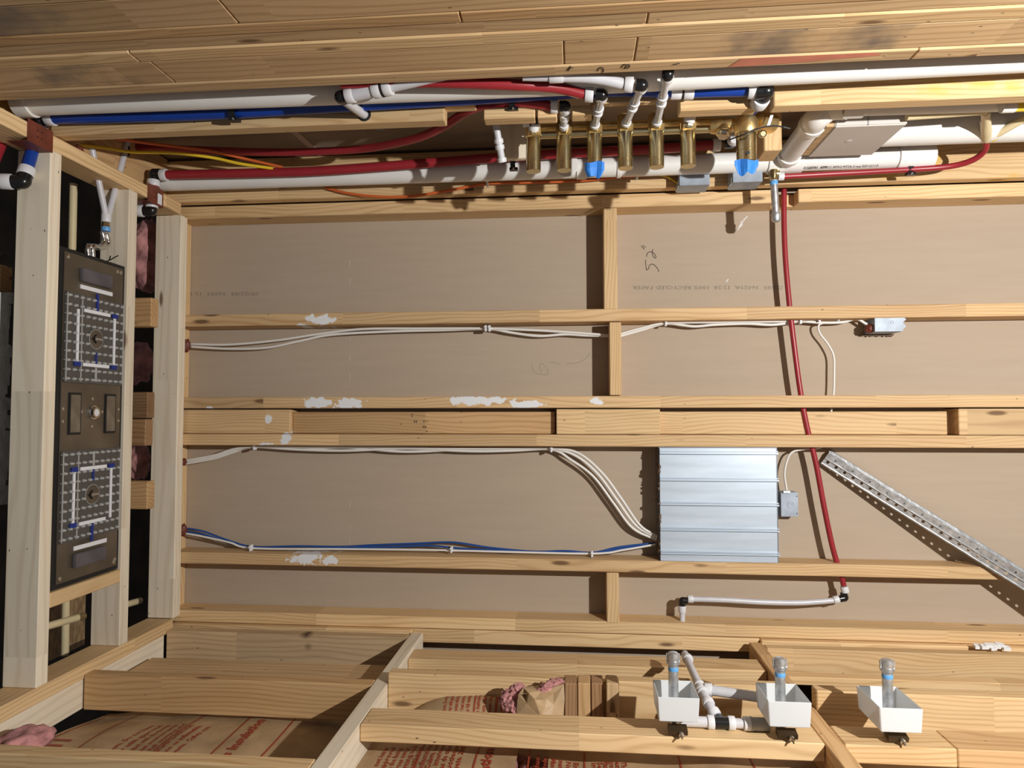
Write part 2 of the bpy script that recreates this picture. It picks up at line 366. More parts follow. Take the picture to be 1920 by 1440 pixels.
# plaster scratch and dashed score line
m = MB()
for y0, y1 in ((487, 500), (520, 533), (600, 612), (632, 640), (665, 676), (700, 716), (940, 952), (985, 993), (1010, 1020)):
    m.stroke([P(656, y0, Y=W), P(655.5, y1, Y=W)], .0009, 0)
m.build('scratch_mark', simple('scratch', (.55, .5, .43), .9), wb)
strokes([[(1383,432),(1386,424),(1393,414),(1401,405)], [(1384,428),(1391,421),(1389,415)], [(1361,529),(1365,523)]], .0022, 'plaster_smear', PLAST, wb, Y=W)

# ---- left framing
wl = struct('wall_left', (XL, 1.6, 0))
XB = XL-.089
board('top_plate', wl, PINE, XB, XL, 1.0, 2.162, .659, .697, 'y')
board('bottom_plate', wl, PINE, XB, XL, 1.0, 2.162, -.702, -.664, 'y')
board('end_plate', wl, PINE_W, XL-.075, XL-.004, 1.0, 2.12, -.781, -.7025, 'y')
for yc in (1.6075, 1.914, 2.181): board('joist', wl, PINE_W, XB, XL, yc-.019, yc+.019, -.6635, .6585, 'z')
board('header_block', wl, PINE, XL-.038, XL-.0005, 1.627, 1.8945, -.4825, -.4455, 'y')
# framing seen in the cavity behind
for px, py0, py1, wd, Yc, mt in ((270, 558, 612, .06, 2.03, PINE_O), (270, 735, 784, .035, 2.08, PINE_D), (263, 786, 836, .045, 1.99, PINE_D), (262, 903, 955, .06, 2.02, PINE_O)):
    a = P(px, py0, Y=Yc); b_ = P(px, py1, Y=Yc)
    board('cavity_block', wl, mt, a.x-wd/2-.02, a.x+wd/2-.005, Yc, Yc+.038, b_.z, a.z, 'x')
board('cavity_block', wl, PINE_O, -1.72, -1.49, 1.66, 1.70, P(10, 548, X=-1.45).z, P(10, 490, X=-1.45).z, 'x')
board('sheathing', wl, OSB, -1.72, -1.70, P(60, 1150, X=-1.7).y, P(160, 1150, X=-1.7).y, -.80, -.42, 'z', bevel=0)
ATT = simple('cavity_shade_board', (.05, .036, .026), .9, noise=.4, scale=5)  # near-black colour stands in for the shade of the open cavities
board('sheathing', wl, ATT, -3.02, -3.0, -.5, 6.0, -2.2, 2.2, 'z', bevel=0)  # far sheets added so the open attic behind the joists reads dark
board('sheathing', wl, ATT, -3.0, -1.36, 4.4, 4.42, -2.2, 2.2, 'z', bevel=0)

# ---- top framing
wt = struct('wall_top', (0, 1.7, ZT))
MB().box(-1.5, XR, 1.0, 2.32, .85, .862).build('panel', simple('brown_backing_board', (.34, .265, .195), .8, noise=.12, scale=5), wt)
STN = wood('stained_lumber', (.64, .435, .235), (.41, .255, .125), ring=18, knots=.35, stain=([((.36, 1.33, .70), .14, .3), ((.56, 1.33, .70), .06, .3), ((-1.02, 1.18, .7), .13, .3)], (.23, .18, .135)))
for y0, y1, zz, cuts, mt in ((1.368, 1.406, .697, [-1.32, .66, XR], PINE_G), (1.279, 1.3675, .700, [-1.32, -.84, -.02, .118, XR], STN), (1.240, 1.2785, .699, [-1.32, -.86, XR], PINE), (1.202, 1.2395, .702, [-1.32, .13, XR], PINE_G),
                             (1.1695, 1.2015, .700, [-1.32, -.2, XR], PINE_O), (1.08, 1.169, .701, [-1.32, -.60, XR], STN), (.99, 1.079, .700, [-1.32, XR], PINE_G)):
    for a, b_ in zip(cuts, cuts[1:]):
        board('stud', wt, mt, a+.0006, b_-.0006, y0+.0004, y1-.0004, zz, zz+.089)
board('corner_stud', wt, PRIM, XB, XR, 2.162, 2.1995, .7005, .84)
board('end_plate', wt, PINE_O, XB, XL-.05, 1.415, 2.16, .70, .845, 'y')
def xz(px, py, Y): return P(px, py, Y=Y).x
YB = 1.605
board('notched_stud', wt, PINE, xz(95, 240, YB), xz(833, 240, YB), YB, YB+.038, ZT, ZT+.06, cut=[(xz(95, 240, YB), xz(833, 240, YB), YB, YB+.038, ZT, ZT+.055), (xz(820, 240, YB), xz(890, 220, YB), YB+.002, YB+.036, ZT+.034, ZT+.055)])
board('notched_stud', wt, PRIM, xz(1450, 190, YB), XR, YB-.005, YB+.033, ZT, ZT+.062)
for a, b_, zz in ((906, 1003, 0), (1007, 1044, -.001), (1072, 1110, .001)):
    board('stud_offcut', wt, PINE, xz(a, 220, YB), xz(b_, 220, YB), YB+.004, YB+.042, ZT+zz, ZT+.024)
board('stud_offcut', wt, PINE, xz(1108, 190, 1.62), xz(1231, 190, 1.62), 1.62, 1.64, P(1160, 193, Y=1.62).z, P(1160, 178, Y=1.62).z)
board('stud_offcut', wt, PINE, xz(1275, 208, YB), xz(1420, 208, YB), YB+.002, YB+.04, ZT, ZT+.05)
board('mounting_block', wt, PINE_W, xz(934, 250, 1.79), xz(988, 250, 1.79), 1.79, 1.81, P(960, 297, Y=1.79).z, .84, 'z')
board('mounting_block', wt, PINE, xz(1432, 250, 1.76), xz(1466, 250, 1.76), 1.76, 1.84, P(1440, 282, Y=1.76).z, .84, 'z')
# shipping strip stuck to the backing
a, b_ = P(553, 248, Z=.848), P(620, 308, Z=.848)
MB().frame((a+b_)/2, b_-a, (b_-a).cross(Vector((0,0,1))), (0,0,1), (b_-a).length, .022, .002).build('paper_strip', simple('strip', (.62, .48, .38), .7), wt)
# handwritten numbers and red paint on the bottom stud edge
zz = .6965
strokes([[(1062,131),(1068,128),(1075,127)], [(1066,133),(1070,124)]], .0009, 'handwritten_mark', INKK, wt, Z=zz)
strokes([[(1121,133),(1124,127),(1130,127),(1132,133),(1129,136)]], .0009, 'handwritten_mark', INKK, wt, Z=zz)
strokes([[(1166,127),(1169,121),(1174,121),(1174,126),(1171,128),(1176,128),(1181,124),(1178,120)]], .0009, 'handwritten_mark', INKK, wt, Z=zz)
strokes([[(1262,121),(1268,120),(1274,119)]], .0011, 'handwritten_mark', INKK, wt, Z=zz)
a, b_ = P(1390, 112, Z=.6962), P(1640, 97, Z=.6962)
MB().add([(a.x, 1.369, .6962), (b_.x, 1.369, .6962), (b_.x+.02, 1.382, .6962), (.5*(a.x+b_.x), 1.395, .6962), (a.x-.02, 1.402, .6962)], [(0,1,2,3,4)]).build('marking_paint', REDSP, wt)

# ---- bottom framing
wo = struct('wall_bottom', (0, 1.7, ZB))
X1a, X1b, X2a, X2b = -.520, -.4815, .516, .5545
board('corner_stud', wo, KNOT, XL+.0, X1a-.001, 2.124, 2.162, ZB-.089, ZB)
board('corner_stud', wo, PINE, X2b+.001, XR, 2.124, 2.162, ZB-.093, ZB)
board('sill_stud', wo, PINE, X1a, X2b, D, D+.086, m1t-.042, m1t)
board('sill_stud', wo, PINE, X1a-.8, X1a, D-.02, D+.08, m1t-.042, m1t)
board('sill_stud', wo, PINE, X2b, XR, D-.02, D+.08, m1t-.042, m1t)
board('blocking', wo, PINE_W, X1a, X1b, 1.0, 2.176, ZB-.089, ZB, 'y')
board('blocking', wo, PINE_O, X2a, X2b, 1.0, 2.176, ZB-.089, ZB, 'y')
board('cross_stud', wo, PINE, X1b+.001, X2a-.001, 1.972, 2.061, -.736, -.701)
board('stud', wo, PINE_O, XL+.001, X1a-.001, 1.752, 1.79, ZB-.092, ZB)
board('stud', wo, PINE, XL+.001, X1a-.001, 1.337, 1.375, ZB-.09, ZB)
zt0 = P(1000, 1272, Y=1.76).z+.004
board('outer_stud', wo, PINE, X1b+.001, X2a-.001, 1.76, 1.798, zt0-.099, zt0-.004)
board('outer_stud', wo, PINE, X2b+.001, XR, 1.70, 1.738, P(1800, 1363, Y=1.70).z-.02, P(1800, 1305, Y=1.70).z)
board('outer_stud', wo, PINE_O, XL+.02, .39, 2.05, 2.088, -.835, -.80)
board('outer_stud', wo, PINE, .4, XR, 2.05, 2.088, P(1800, 1295, Y=2.05).z, P(1800, 1279, Y=2.05).z)
board('outer_stud', wo, PINE_G, XL+.02, X1a-.001, 1.90, 2.02, -.775, -.737)
board('flat_stud', wo, PINE, X1b+.001, X2a-.001, 1.531, 1.62, ZB-.038, ZB)
board('flat_stud', wo, PINE, X2b+.001, X(1795, 1.53, 1390), 1.531, 1.62, ZB-.038, ZB)
board('flat_stud', wo, PINE_O, X(1795, 1.53, 1390)+.001, XR, 1.531, 1.62, ZB-.038, ZB)
# upright ends of lumber behind the flat stud
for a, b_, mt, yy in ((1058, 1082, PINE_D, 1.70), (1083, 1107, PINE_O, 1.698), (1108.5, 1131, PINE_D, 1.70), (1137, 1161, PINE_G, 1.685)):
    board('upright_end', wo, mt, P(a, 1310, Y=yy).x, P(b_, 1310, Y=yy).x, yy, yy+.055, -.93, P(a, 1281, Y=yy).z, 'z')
MB().box(-1.5, XR, .8, 2.6, -.98, -.96).build('sheathing', ATT, wo)  # same near-black backing, shade of the gaps put into its colour
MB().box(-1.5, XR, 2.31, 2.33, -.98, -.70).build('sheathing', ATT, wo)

# ================================================================== PIPES
def tubeobj(name, pts, r, mat, parent, smooth=6, seg=14, flat=1):
    return MB().tube(pts, r, seg, smooth if len(pts) > 2 else 0, flat).build(name, mat, parent, smooth=50)
def collar(parent, p, d, r, L_=.02, mat=None, name='collar'):
    d = Vector(d).normalized(); p = Vector(p)
    return MB().lathe(p-d*L_/2, d, [(0, r*.96), (.0015, r), (L_-.0015, r), (L_, r*.96)], 18).build(name, mat or COLLAR, parent, smooth=35)
def elbow(parent, p, da, db, r, L_=.03, mat=None, name='elbow'):
    """bend at p with arms along da and db"""
    da = Vector(da).normalized(); db = Vector(db).normalized(); p = Vector(p)
    return MB().tube([p+da*L_, p+da*L_*.45, p, p+db*L_*.45, p+db*L_], r, 16, 5).build(name, mat or BLACK, parent, smooth=50)
def tee(parent, p, da, db, r, L_, mat=None, name='tee'):
    da = Vector(da).normalized(); db = Vector(db).normalized(); p = Vector(p)
    return MB().tube([p-da*L_, p+da*L_], r, 16).tube([p, p+db*L_], r, 16).build(name, mat or BLACK, parent, smooth=40)
def pp(l, Y=None):
    return [P(a[0], a[1], Y=(a[2] if len(a) > 2 else Y)) for a in l]

# white vent pipe behind the stud edges
a = Vector((P(42, 195, Y=1.515).x, 1.515, .7435))
t = thing('vent_pipe', 'long white plastic pipe running the full width under the top stud boards', 'pipe', a)
tubeobj('pipe', [a, (0, 1.515, .7375), (XR, 1.515, .7545)], .030, PVC, t, seg=28)
collar(t, a+Vector((.01,0,0)), (1,0,0), .035, .04, PVC, 'coupling')
# lower white drain pipe
p0, p1 = P(305, 346, Y=2.085), P(1100, 317, Y=2.085); zz = .744
a = Vector((p0.x, 2.085, zz)); b_ = Vector((P(1470, 300, Y=2.085).x, 2.085, zz)); WX = b_.x
t = thing('drain_pipe', 'white plastic drain pipe striped with shadows behind the brass valves', 'pipe', a)
tubeobj('pipe', [a, b_], .030, PVC, t, seg=28)
for px in (1090, 1160): collar(t, (P(px, 320, Y=2.085).x, 2.085, zz), (1,0,0), .034, .03 if px == 1090 else .012, PVC, 'coupling')
MB().lathe((P(1062, 320, Y=2.04).x, 2.045, zz-.004), (0,-1,0), [(0,.036),(.003,.036),(.003,.034),(.004,.034)], 28).build('cap_rim', PVC, t, smooth=30)
# wye with the branch climbing to the right
t = thing('wye_fitting', 'beige shaded plastic pipe branch slanting up to the right of the brass valves', 'pipe fitting', b_)
q0 = Vector((WX, 2.085, zz)); q1 = P(1530, 224, Y=1.80); q2 = P(1590, 199, Y=1.74)
tubeobj('branch', [q0, q1], .029, PVC, t, seg=24)
dq = (q1-q0).normalized()
collar(t, q0+dq*.055, dq, .034, .02, PVC, 'hub'); collar(t, q1-dq*.03, dq, .034, .022, PVC, 'hub')
tubeobj('bend', [q1-dq*.02, q1+dq*.015, q1+(q2-q1)*.45+Vector((0,-.005,.012)), q2], .031, PVC, t, seg=24)
tubeobj('pipe', [q2, (XR, q2.y+.02, q2.z-.002)], .024, PVC, t, seg=24)
collar(t, q2+Vector((.01,0,0)), (1,0,0), .030, .05, PVC, 'hub')
collar(t, q0, (1,0,0), .035, .10, PVC, 'body')
# printed run going right
t = thing('printed_pipe', 'white plastic pipe with black printed lettering right of the branch fitting', 'pipe', (WX+.06, 2.085, zz))
xe2 = P(1700, 296, Y=2.085).x
tubeobj('pipe', [(WX+.05, 2.085, zz), (xe2, 2.085, zz)], .030, PVC, t, seg=28)
collar(t, (xe2+.02, 2.085, zz), (1,0,0), .036, .10, PVC, 'coupling')
def onpipe(x0, ang0, r, yc, zc):
    def f(u, v):
        a = ang0 + v/r
        return Vector((x0-u, yc - (r+.0006)*math.sin(a), zc - (r+.0006)*math.cos(a)))
    return f
xs0 = P(1650, 298, Y=2.06).x
text_on('\u00a91120 NSF-pw-G ASTM D4785-21', .012, onpipe(xs0, math.radians(20), .03, 2.085, zz), 'lettering', INKK, t, width=xs0-P(1556, 300, Y=2.06).x)
xs1 = P(1554, 300, Y=2.06).x
text_on('PPFA  10732211HUNP  JJEN', .012, onpipe(xs1, math.radians(20), .03, 2.085, zz), 'lettering', INKK, t, width=xs1-P(1478, 303, Y=2.06).x, bold=.0004)
# big white pipe at the right
a = P(1560, 270, Y=1.93); a.z = .773
t = thing('waste_pipe', 'thick white plastic pipe at upper right behind the cream tee', 'pipe', (a.x, 1.95, a.z))
tubeobj('pipe', [(a.x, 1.95, a.z), (XR, 1.95, a.z)], .043, PVC, t, seg=32)
# white rectangular housing in front of it
y0 = 1.80
c0, c1_ = P(1566, 238, Y=y0), P(1702, 235, Y=y0)
t = thing('plastic_housing', 'white rectangular plastic block with shaded printed underside beside the slanting branch', 'housing', ((c0.x+c1_.x)/2, 1.9, c0.z))
MB().add([(c0.x, y0, c0.z), (c1_.x, y0, c0.z), (c1_.x-.0, y0+.21, c0.z), (c0.x, y0+.21, c0.z), (c0.x, y0, c0.z+.05), (c1_.x, y0, c0.z+.05), (c1_.x, y0+.21, c0.z+.05), (c0.x, y0+.21, c0.z+.05)],
         [(3,2,1,0),(4,5,6,7),(0,1,5,4),(1,2,6,5),(2,3,7,6),(3,0,4,7)]).build('body', simple('off_white_housing', (.60, .56, .52), .45, noise=.04, scale=9), t, bevel=.003)
xm = P(1628, 235, Y=y0).x
MB().box(xm-.0012, xm+.0012, y0-.0012, y0+.01, c0.z+.002, c0.z+.05).build('seam', simple('seam_grey', (.25, .25, .26), .5), t)
MB().box(c0.x-.02, c0.x-.002, y0+.002, y0+.2, c0.z+.002, c0.z+.045).build('wood_backing', PINE_G, t)
MB().lathe((xm-.01, y0+.10, c0.z), (0,0,-1), [(0,.008),(.001,.008)], 12).build('knockout', simple('ko', (.6,.59,.56), .4), t)

# big red supply and its elbows at the left plate
t = thing('red_supply_pipe', 'thick red water pipe running straight above the white drain pipe', 'pipe', P(305, 328, Y=2.03))
R3 = pp([(308,328),(500,324),(640,318),(960,294),(1200,281),(1338,272)], 2.03)
tubeobj('pipe', R3, .0143, RED, t)
collar(t, R3[0], (1,0,0), .0185, .02); collar(t, R3[-1]+Vector((.008,0,0)), (1,0,0), .0185, .022)
e = P(288, 326, Y=2.03)
elbow(t, e, (1,0,0), (0,0,-1), .0155, .022)
collar(t, e+Vector((0,0,-.03)), (0,0,1), .0185, .02)
tubeobj('riser', [e+Vector((0,0,-.03)), e+Vector((-.004,0,-.095))], .0143, RED, t)
e2 = e+Vector((-.004,0,-.118))
collar(t, e2+Vector((0,0,.018)), (0,0,1), .0185, .016); elbow(t, e2, (0,0,1), (-1,-.2,0), .0155, .022); collar(t, e2+Vector((-.034,-.005,0)), (-1,-.2,0), .0185, .02)
# return elbow of the thick red pipe at the mixing valve
e = P(1372, 268, Y=2.03); elbow(t, e, (-1,0,0), (0,-1,.1), .0155, .02); collar(t, e+Vector((0,-.03,.0)), (0,-1,.1), .0185, .02)
# blue supply
t = thing('blue_supply_pipe', 'thick blue water pipe running below the long white pipe', 'pipe', P(95, 222, Y=1.577))
BL = pp([(95,222),(300,217),(440,211),(640,199),(900,184),(1130,170),(1262,171)], 1.577)
tubeobj('pipe', BL, .0143, BLUE, t)
c = P(1272, 171, Y=1.65); c2_ = P(1402, 168, Y=1.57)
collar(t, P(1268, 171, Y=1.577), (1,0,0), .0185, .024); collar(t, P(1291, 171, Y=1.576), (1,0,0), .0185, .022)
MB().lathe(P(1280, 171, Y=1.577), (1,0,0), [(-.002,.0188),(.002,.0188)], 18).build('gap_ring', BLK, t)
tubeobj('pipe', [P(1296, 171, Y=1.576), c2_], .0150, BLUE, t)
collar(t, P(1412, 168, Y=1.565), (1,-.1,0), .020, .022)
e = P(1438, 171, Y=1.56); elbow(t, e, (-1,.05,0), (-.12,1,-.12), .0165, .024); collar(t, e+Vector((-.006,.036,-.006)), (-.12,1,-.12), .020, .022)
tubeobj('drop', [e+Vector((-.006,.036,-.006)), P(1410, 208, Y=1.68)], .0125, BLUE, t)
collar(t, BL[0], (1,0,0), .0185, .02)
e = P(74, 224, Y=1.577); elbow(t, e, (1,0,0), (-.2,-.6,-.6), .0155, .02)
# blue riser through the left plate
q = P(76, 232, X=-1.345)
t = thing('blue_riser_pipe', 'short blue pipe dropping through the left plate with a black elbow', 'pipe', q)
q2_ = P(49, 322, X=-1.345); dq = (q2_-q).normalized()
tubeobj('pipe', [q, q2_], .0143, BLUE, t)
collar(t, q+dq*.004, dq, .0185, .018); collar(t, q2_, dq, .0190, .022)
e = q2_+dq*.030; elbow(t, e, -dq, (-1,-.35,-.05), .0165, .026); da = Vector((-1,-.35,-.05)).normalized()
collar(t, e+da*.036, da, .019, .026); tubeobj('pipe', [e+da*.03, e+da*.25], .0143, BLUE, t)
# red pipe crossing behind the left plate
t = thing('red_branch_pipe', 'red pipe slanting behind the plate at the far upper left corner', 'pipe', P(5, 265, X=-1.42))
tubeobj('pipe', [P(40, 178, Y=1.55), P(22, 212, X=-1.42), P(3, 262, X=-1.40), P(-25, 330, X=-1.40)], .0143, RED, t)
# nail plates
for px0, px1, pyc, h, lab, white in ((50, 98, 257, .060, 'rust red steel nail plate on the left plate over the blue pipe', 0), (276, 305, 368, .062, 'rust red steel nail plate over the red elbow near the back corner', 1)):
    a, b_ = P(px0, pyc, X=XL), P(px1, pyc, X=XL)
    t = thing('nail_plate', lab, 'nail plate', (XL, (a.y+b_.y)/2, .678))
    MB().box(XL+.0006, XL+.0024, a.y, b_.y, .678-h/2+.004, .678+h/2-.004).box(XL-.05, XL+.0024, a.y, b_.y, .678-h/2+.002, .678-h/2+.0042).build('plate', NAILP, t)
    m = MB()
    for i in range(2):
        for j in range(2): m.lathe((XL+.0022, a.y+(b_.y-a.y)*(.38+.16*j), .686-.016*i), (1,0,0), [(0,.0022),(.0006,.0022)], 8)
    m.build('nail_hole', BLK, t)
    if white: MB().box(XL+.0025, XL+.0032, b_.y-.03, b_.y-.008, .655, .688).build('label_patch', LED, t)

# pex run with white translucent reducer going into the left notched stud
t = thing('pex_stub', 'white pipe elbow with ringed coupling entering a hole in the notched stud', 'pipe', P(640, 180, Y=1.455))
e = P(638, 182, Y=1.455); dr = (P(725, 164, Y=1.44)-e).normalized()
elbow(t, e, dr, (P(682, 214, Y=1.605)-e), .0135, .016)
collar(t, e+dr*.024, dr, .0175, .018); tubeobj('reducer', [e+dr*.03, e+dr*.085], .0155, PEXW, t)
collar(t, e+dr*.088, dr, .0185, .02); collar(t, e+dr*.112, dr, .0185, .018); MB().lathe(e+dr*.1, dr, [(-.002,.0186),(.002,.0186)], 18).build('gap_ring', BLK, t)
tubeobj('pipe', [e+dr*.118, e+dr*.3+Vector((0,0,.004))], .0125, PEXW, t)
dn = (P(684, 216, Y=1.612)-e).normalized(); tubeobj('pipe', [e+dn*.012, P(684, 216, Y=1.612)], .0112, PEXW, t)
MB().lathe(P(683, 215, Y=1.6046), (0,1,0), [(0,.0165),(.0008,.0165)], 20).build('hole_shadow', BLK, t)

# outlets of the brass valves
def outlet(k, base, top, col_collar=None):
    """two-stage white outlet from valve k up to its black elbow"""
    d = top-base; L_ = d.length; d.normalize(); return d, L_
VY = 1.715
VX = [1000.3, 1057.6, 1115, 1172.7, 1231, 1290.3]
VB = [322, 320, 318, 316, 314, 312]
VTOP = [261, 257.5, 254, 250, 249, 249]
TOPS = [(1003, 228, 1.69), (1060, 199, 1.60), (1129, 178, 1.51), (1204, 160, 1.465), (1252, 141, 1.44), (1296, 212, 1.69)]
mt_ = thing('shower_valve_manifold', 'row of polished brass shower valve cylinders on a brass rail with a larger mixing valve', 'valve manifold', P(1172, 300, Y=VY))
rail_z = P(1172, 246, Y=VY).z
xr0, xr1 = P(1000, 250, Y=VY).x, P(1400, 240, Y=VY).x
tubeobj('rail', [(xr0-.01, VY+.006, rail_z), (xr1, VY+.006, rail_z)], .0095, BRASS, mt_)
tubeobj('rail', [(xr0-.02, VY+.03, rail_z+.028), (xr1-.06, VY+.03, rail_z+.028)], .010, CAST, mt_)
tops = []
for k in range(6):
    b0 = P(VX[k], VB[k], Y=VY); zt = P(VX[k], VTOP[k], Y=VY).z; L_ = zt-b0.z
    v = MB().lathe(b0, (0,0,1), [(0,.0175),(.0006,.0184),(.019,.0184),(.0195,.0178),(.0205,.0178),(.021,.0186),(L_,.0186)], 32).build('valve_cylinder', BRASS, mt_, smooth=30)
    MB().frame(b0+Vector((0,.004,L_+.024)), (1,0,0), (0,1,0), (0,0,1), .0385, .036, .048).build('valve_body', CAST, v, bevel=.006)
    nb = b0+Vector((.0, -.012, L_+.016))
    tp = P(*TOPS[k][:2], Y=TOPS[k][2]); d = (tp-nb).normalized(); tops.append((nb, tp, d))
    MB().lathe(nb-d*.006, d, [(0,.0125),(.006,.0125),(.010,.0115),(.012,.009)], 6).build('hex_nut', BRASS, v)
def outlet_pipe(t, k, mid=True):
    nb, tp, d = tops[k]; L_ = (tp-nb).length
    r1 = .0085 if L_ > .05 else .0085
    tubeobj('outlet_pipe', [nb+d*.004, tp-d*.005], r1, PEXW, t)
    for f, rr, ll in (((.012/L_), .0118, .012), (.45, .0118, .012), (.58, .0118, .009)):
        if L_*f < L_-.018 and (L_ > .06 or f < .3): collar(t, nb+d*(L_*f+.004), d, rr, ll)
    collar(t, tp-d*.012, d, .0135, .018)
    return tp, d
# outlet 1
t = thing('valve_outlet', 'short white outlet with black elbow on the leftmost brass valve', 'pipe fitting', tops[0][1]); tp, d = outlet_pipe(t, 0); elbow(t, tp, -d, (-1,0,0), .0125, .012); collar(t, tp+Vector((-.022,0,0)), (-1,0,0), .0125, .016)
# outlet 2 with red run
t = thing('red_outlet_pipe', 'curving red pipe ending at the second brass valve', 'pipe', tops[1][1]); tp, d = outlet_pipe(t, 1); elbow(t, tp, -d, (-1,0,.05), .0125, .014); collar(t, tp+Vector((-.026,0,.001)), (-1,0,0), .0165, .016)
tubeobj('pipe', [tp+Vector((-.03,0,.001))]+pp([(1000,194,1.60),(955,192,1.61),(905,198,1.64),(870,212,1.68),(835,235,1.73),(790,256,1.80),(740,269,1.86),(680,279,1.92),(600,284,1.95),(480,285,1.97),(250,276,2.0)]), .0113, RED, t)
# outlet 3 with red run
t = thing('red_outlet_pipe', 'red pipe emerging under the top boards and ending at the third brass valve', 'pipe', tops[2][1]); tp, d = outlet_pipe(t, 2); elbow(t, tp, -d, (-1,0,.08), .0130, .014); collar(t, tp+Vector((-.028,0,.002)), (-1,0,.08), .0165, .018)
tubeobj('pipe', [tp+Vector((-.034,0,.002))]+pp([(1040,164,1.49),(960,159,1.462),(860,155,1.445),(760,153.5,1.435),(640,156,1.43)]), .0120, RED, t)
# outlet 4 with white run
t = thing('white_outlet_pipe', 'white pipe ending in a black elbow at the fourth brass valve', 'pipe', tops[3][1]); tp, d = outlet_pipe(t, 3); elbow(t, tp, -d, (-1,0,.1), .0130, .014); collar(t, tp+Vector((-.028,0,.003)), (-1,0,.1), .0165, .018)
tubeobj('pipe', [tp+Vector((-.034,0,.003))]+pp([(1120,147,1.45),(1060,143,1.44),(980,141,1.43)]), .0118, PEXW, t); collar(t, P(1043, 142, Y=1.437), (1,0,0), .0150, .03)
t = thing('white_outlet_pipe', 'long white outlet with black elbow rising from the fifth brass valve', 'pipe', tops[4][1]); tp, d = outlet_pipe(t, 4); elbow(t, tp, -d, (.1,-.2,.9), .0125, .012)
t = thing('valve_outlet', 'short white outlet on the sixth brass valve under the wood offcut', 'pipe fitting', tops[5][1]); tp, d = outlet_pipe(t, 5); elbow(t, tp, -d, (.2,-.2,.9), .0110, .012)
# mixing valve at the end of the rail
b0 = P(1400, 306, Y=1.69); zt = P(1400, 252, Y=1.69).z; L_ = zt-b0.z
v = MB().lathe(b0, (0,0,1), [(0,.0225),(.001,.0235),(.026,.0235),(.0265,.0228),(.028,.0228),(.0285,.0238),(L_,.0238)], 32).build('mixing_valve_cylinder', BRASS, mt_, smooth=30)
MB().lathe(b0+Vector((-.004,-.0228,.016)), (0,-1,0), [(0,.005),(.003,.005),(.003,.003),(.0032,.003)], 14).build('set_screw', BLK, v)
MB().lathe(b0+Vector((0,0,L_)), (0,0,1), [(0,.026),(.01,.028),(.03,.028),(.048,.02),(.055,.012)], 24).build('mixing_valve_body', CAST, mt_, smooth=40)
MB().tube([P(1385, 232, Y=1.70), P(1350, 236, Y=1.715), P(1332, 238, Y=1.72)], [.012, .021, .017], 18).build('tee_body', CAST, mt_, smooth=50)
MB().tube([P(1358, 232, Y=1.715), P(1356, 250, Y=1.705)], .0185, 18).build('check_valve', CAST, mt_, smooth=50)
MB().lathe(P(1357, 246, Y=1.705), (P(1354, 262, Y=1.70)-P(1357, 246, Y=1.705)), [(0,.0175),(.010,.0175),(.010,.013),(.017,.013)], 6).build('hex_plug', CHROME, mt_)
MB().tube([P(1418, 225, Y=1.70), P(1445, 232, Y=1.74)], [.02, .024], 18).build('side_inlet', CAST, mt_, smooth=50)
MB().lathe(P(1429, 252, Y=1.69), (0,-1,-.2), [(0,.009),(.008,.009),(.010,.006)], 12).build('side_plug', BRASS, mt_, smooth=30)
MB().tube(pp([(1368,262,1.685),(1395,252,1.655),(1425,240,1.66),(1452,236,1.67),(1478,240,1.68)]), .0018, 8, 6).build('tag_wire', BLK, mt_)
MB().lathe(P(1468, 238, Y=1.675), (P(1481, 241, Y=1.68)-P(1468, 238, Y=1.675)), [(0,.0028),(.018,.0028)], 8).build('wire_sleeve', BLK, mt_)
MB().frame(P(1444, 226, Y=1.67), P(1450, 210, Y=1.67)-P(1440, 240, Y=1.67), (0,1,0), (1,0,.2), .030, .0006, .008).build('paper_tag', LED, mt_)
# tapes
def tape(px, py, Yf, wv, hv, lab):
    o_ = P(px, py, Y=Yf); m = MB(); n = 9; vs_ = []; fs_ = []
    for i in range(n):
        u = i/(n-1)-.5
        for j, vv in enumerate((.5, .1, -.5)):
            vs_.append((o_.x+u*wv*(1.0 if j < 2 else .72), o_.y+abs(u)*.012+(.006 if j == 2 else 0)+.004*math.sin(i*1.1+px), o_.z+vv*hv*(1 if j == 0 else .65+.35*abs(math.sin(i*.8+px)))+.003*math.sin(i*.9+j*1.3+px)))
    for i in range(n-1):
        for j in range(2): a = i*3+j; fs_.append((a, a+1, a+4, a+3))
    m.add(vs_, fs_); ob = m.build('painters_tape', BTAPE); md = ob.modifiers.new('s', 'SOLIDIFY'); md.thickness = .0012; tag(ob, lab, 'tape')
tape(1115, 317, 1.692, .048, .038, 'crumpled blue tape wrapped on the third small brass valve')
tape(1401, 312, 1.663, .056, .034, 'blue tape hanging on the end of the large mixing valve')
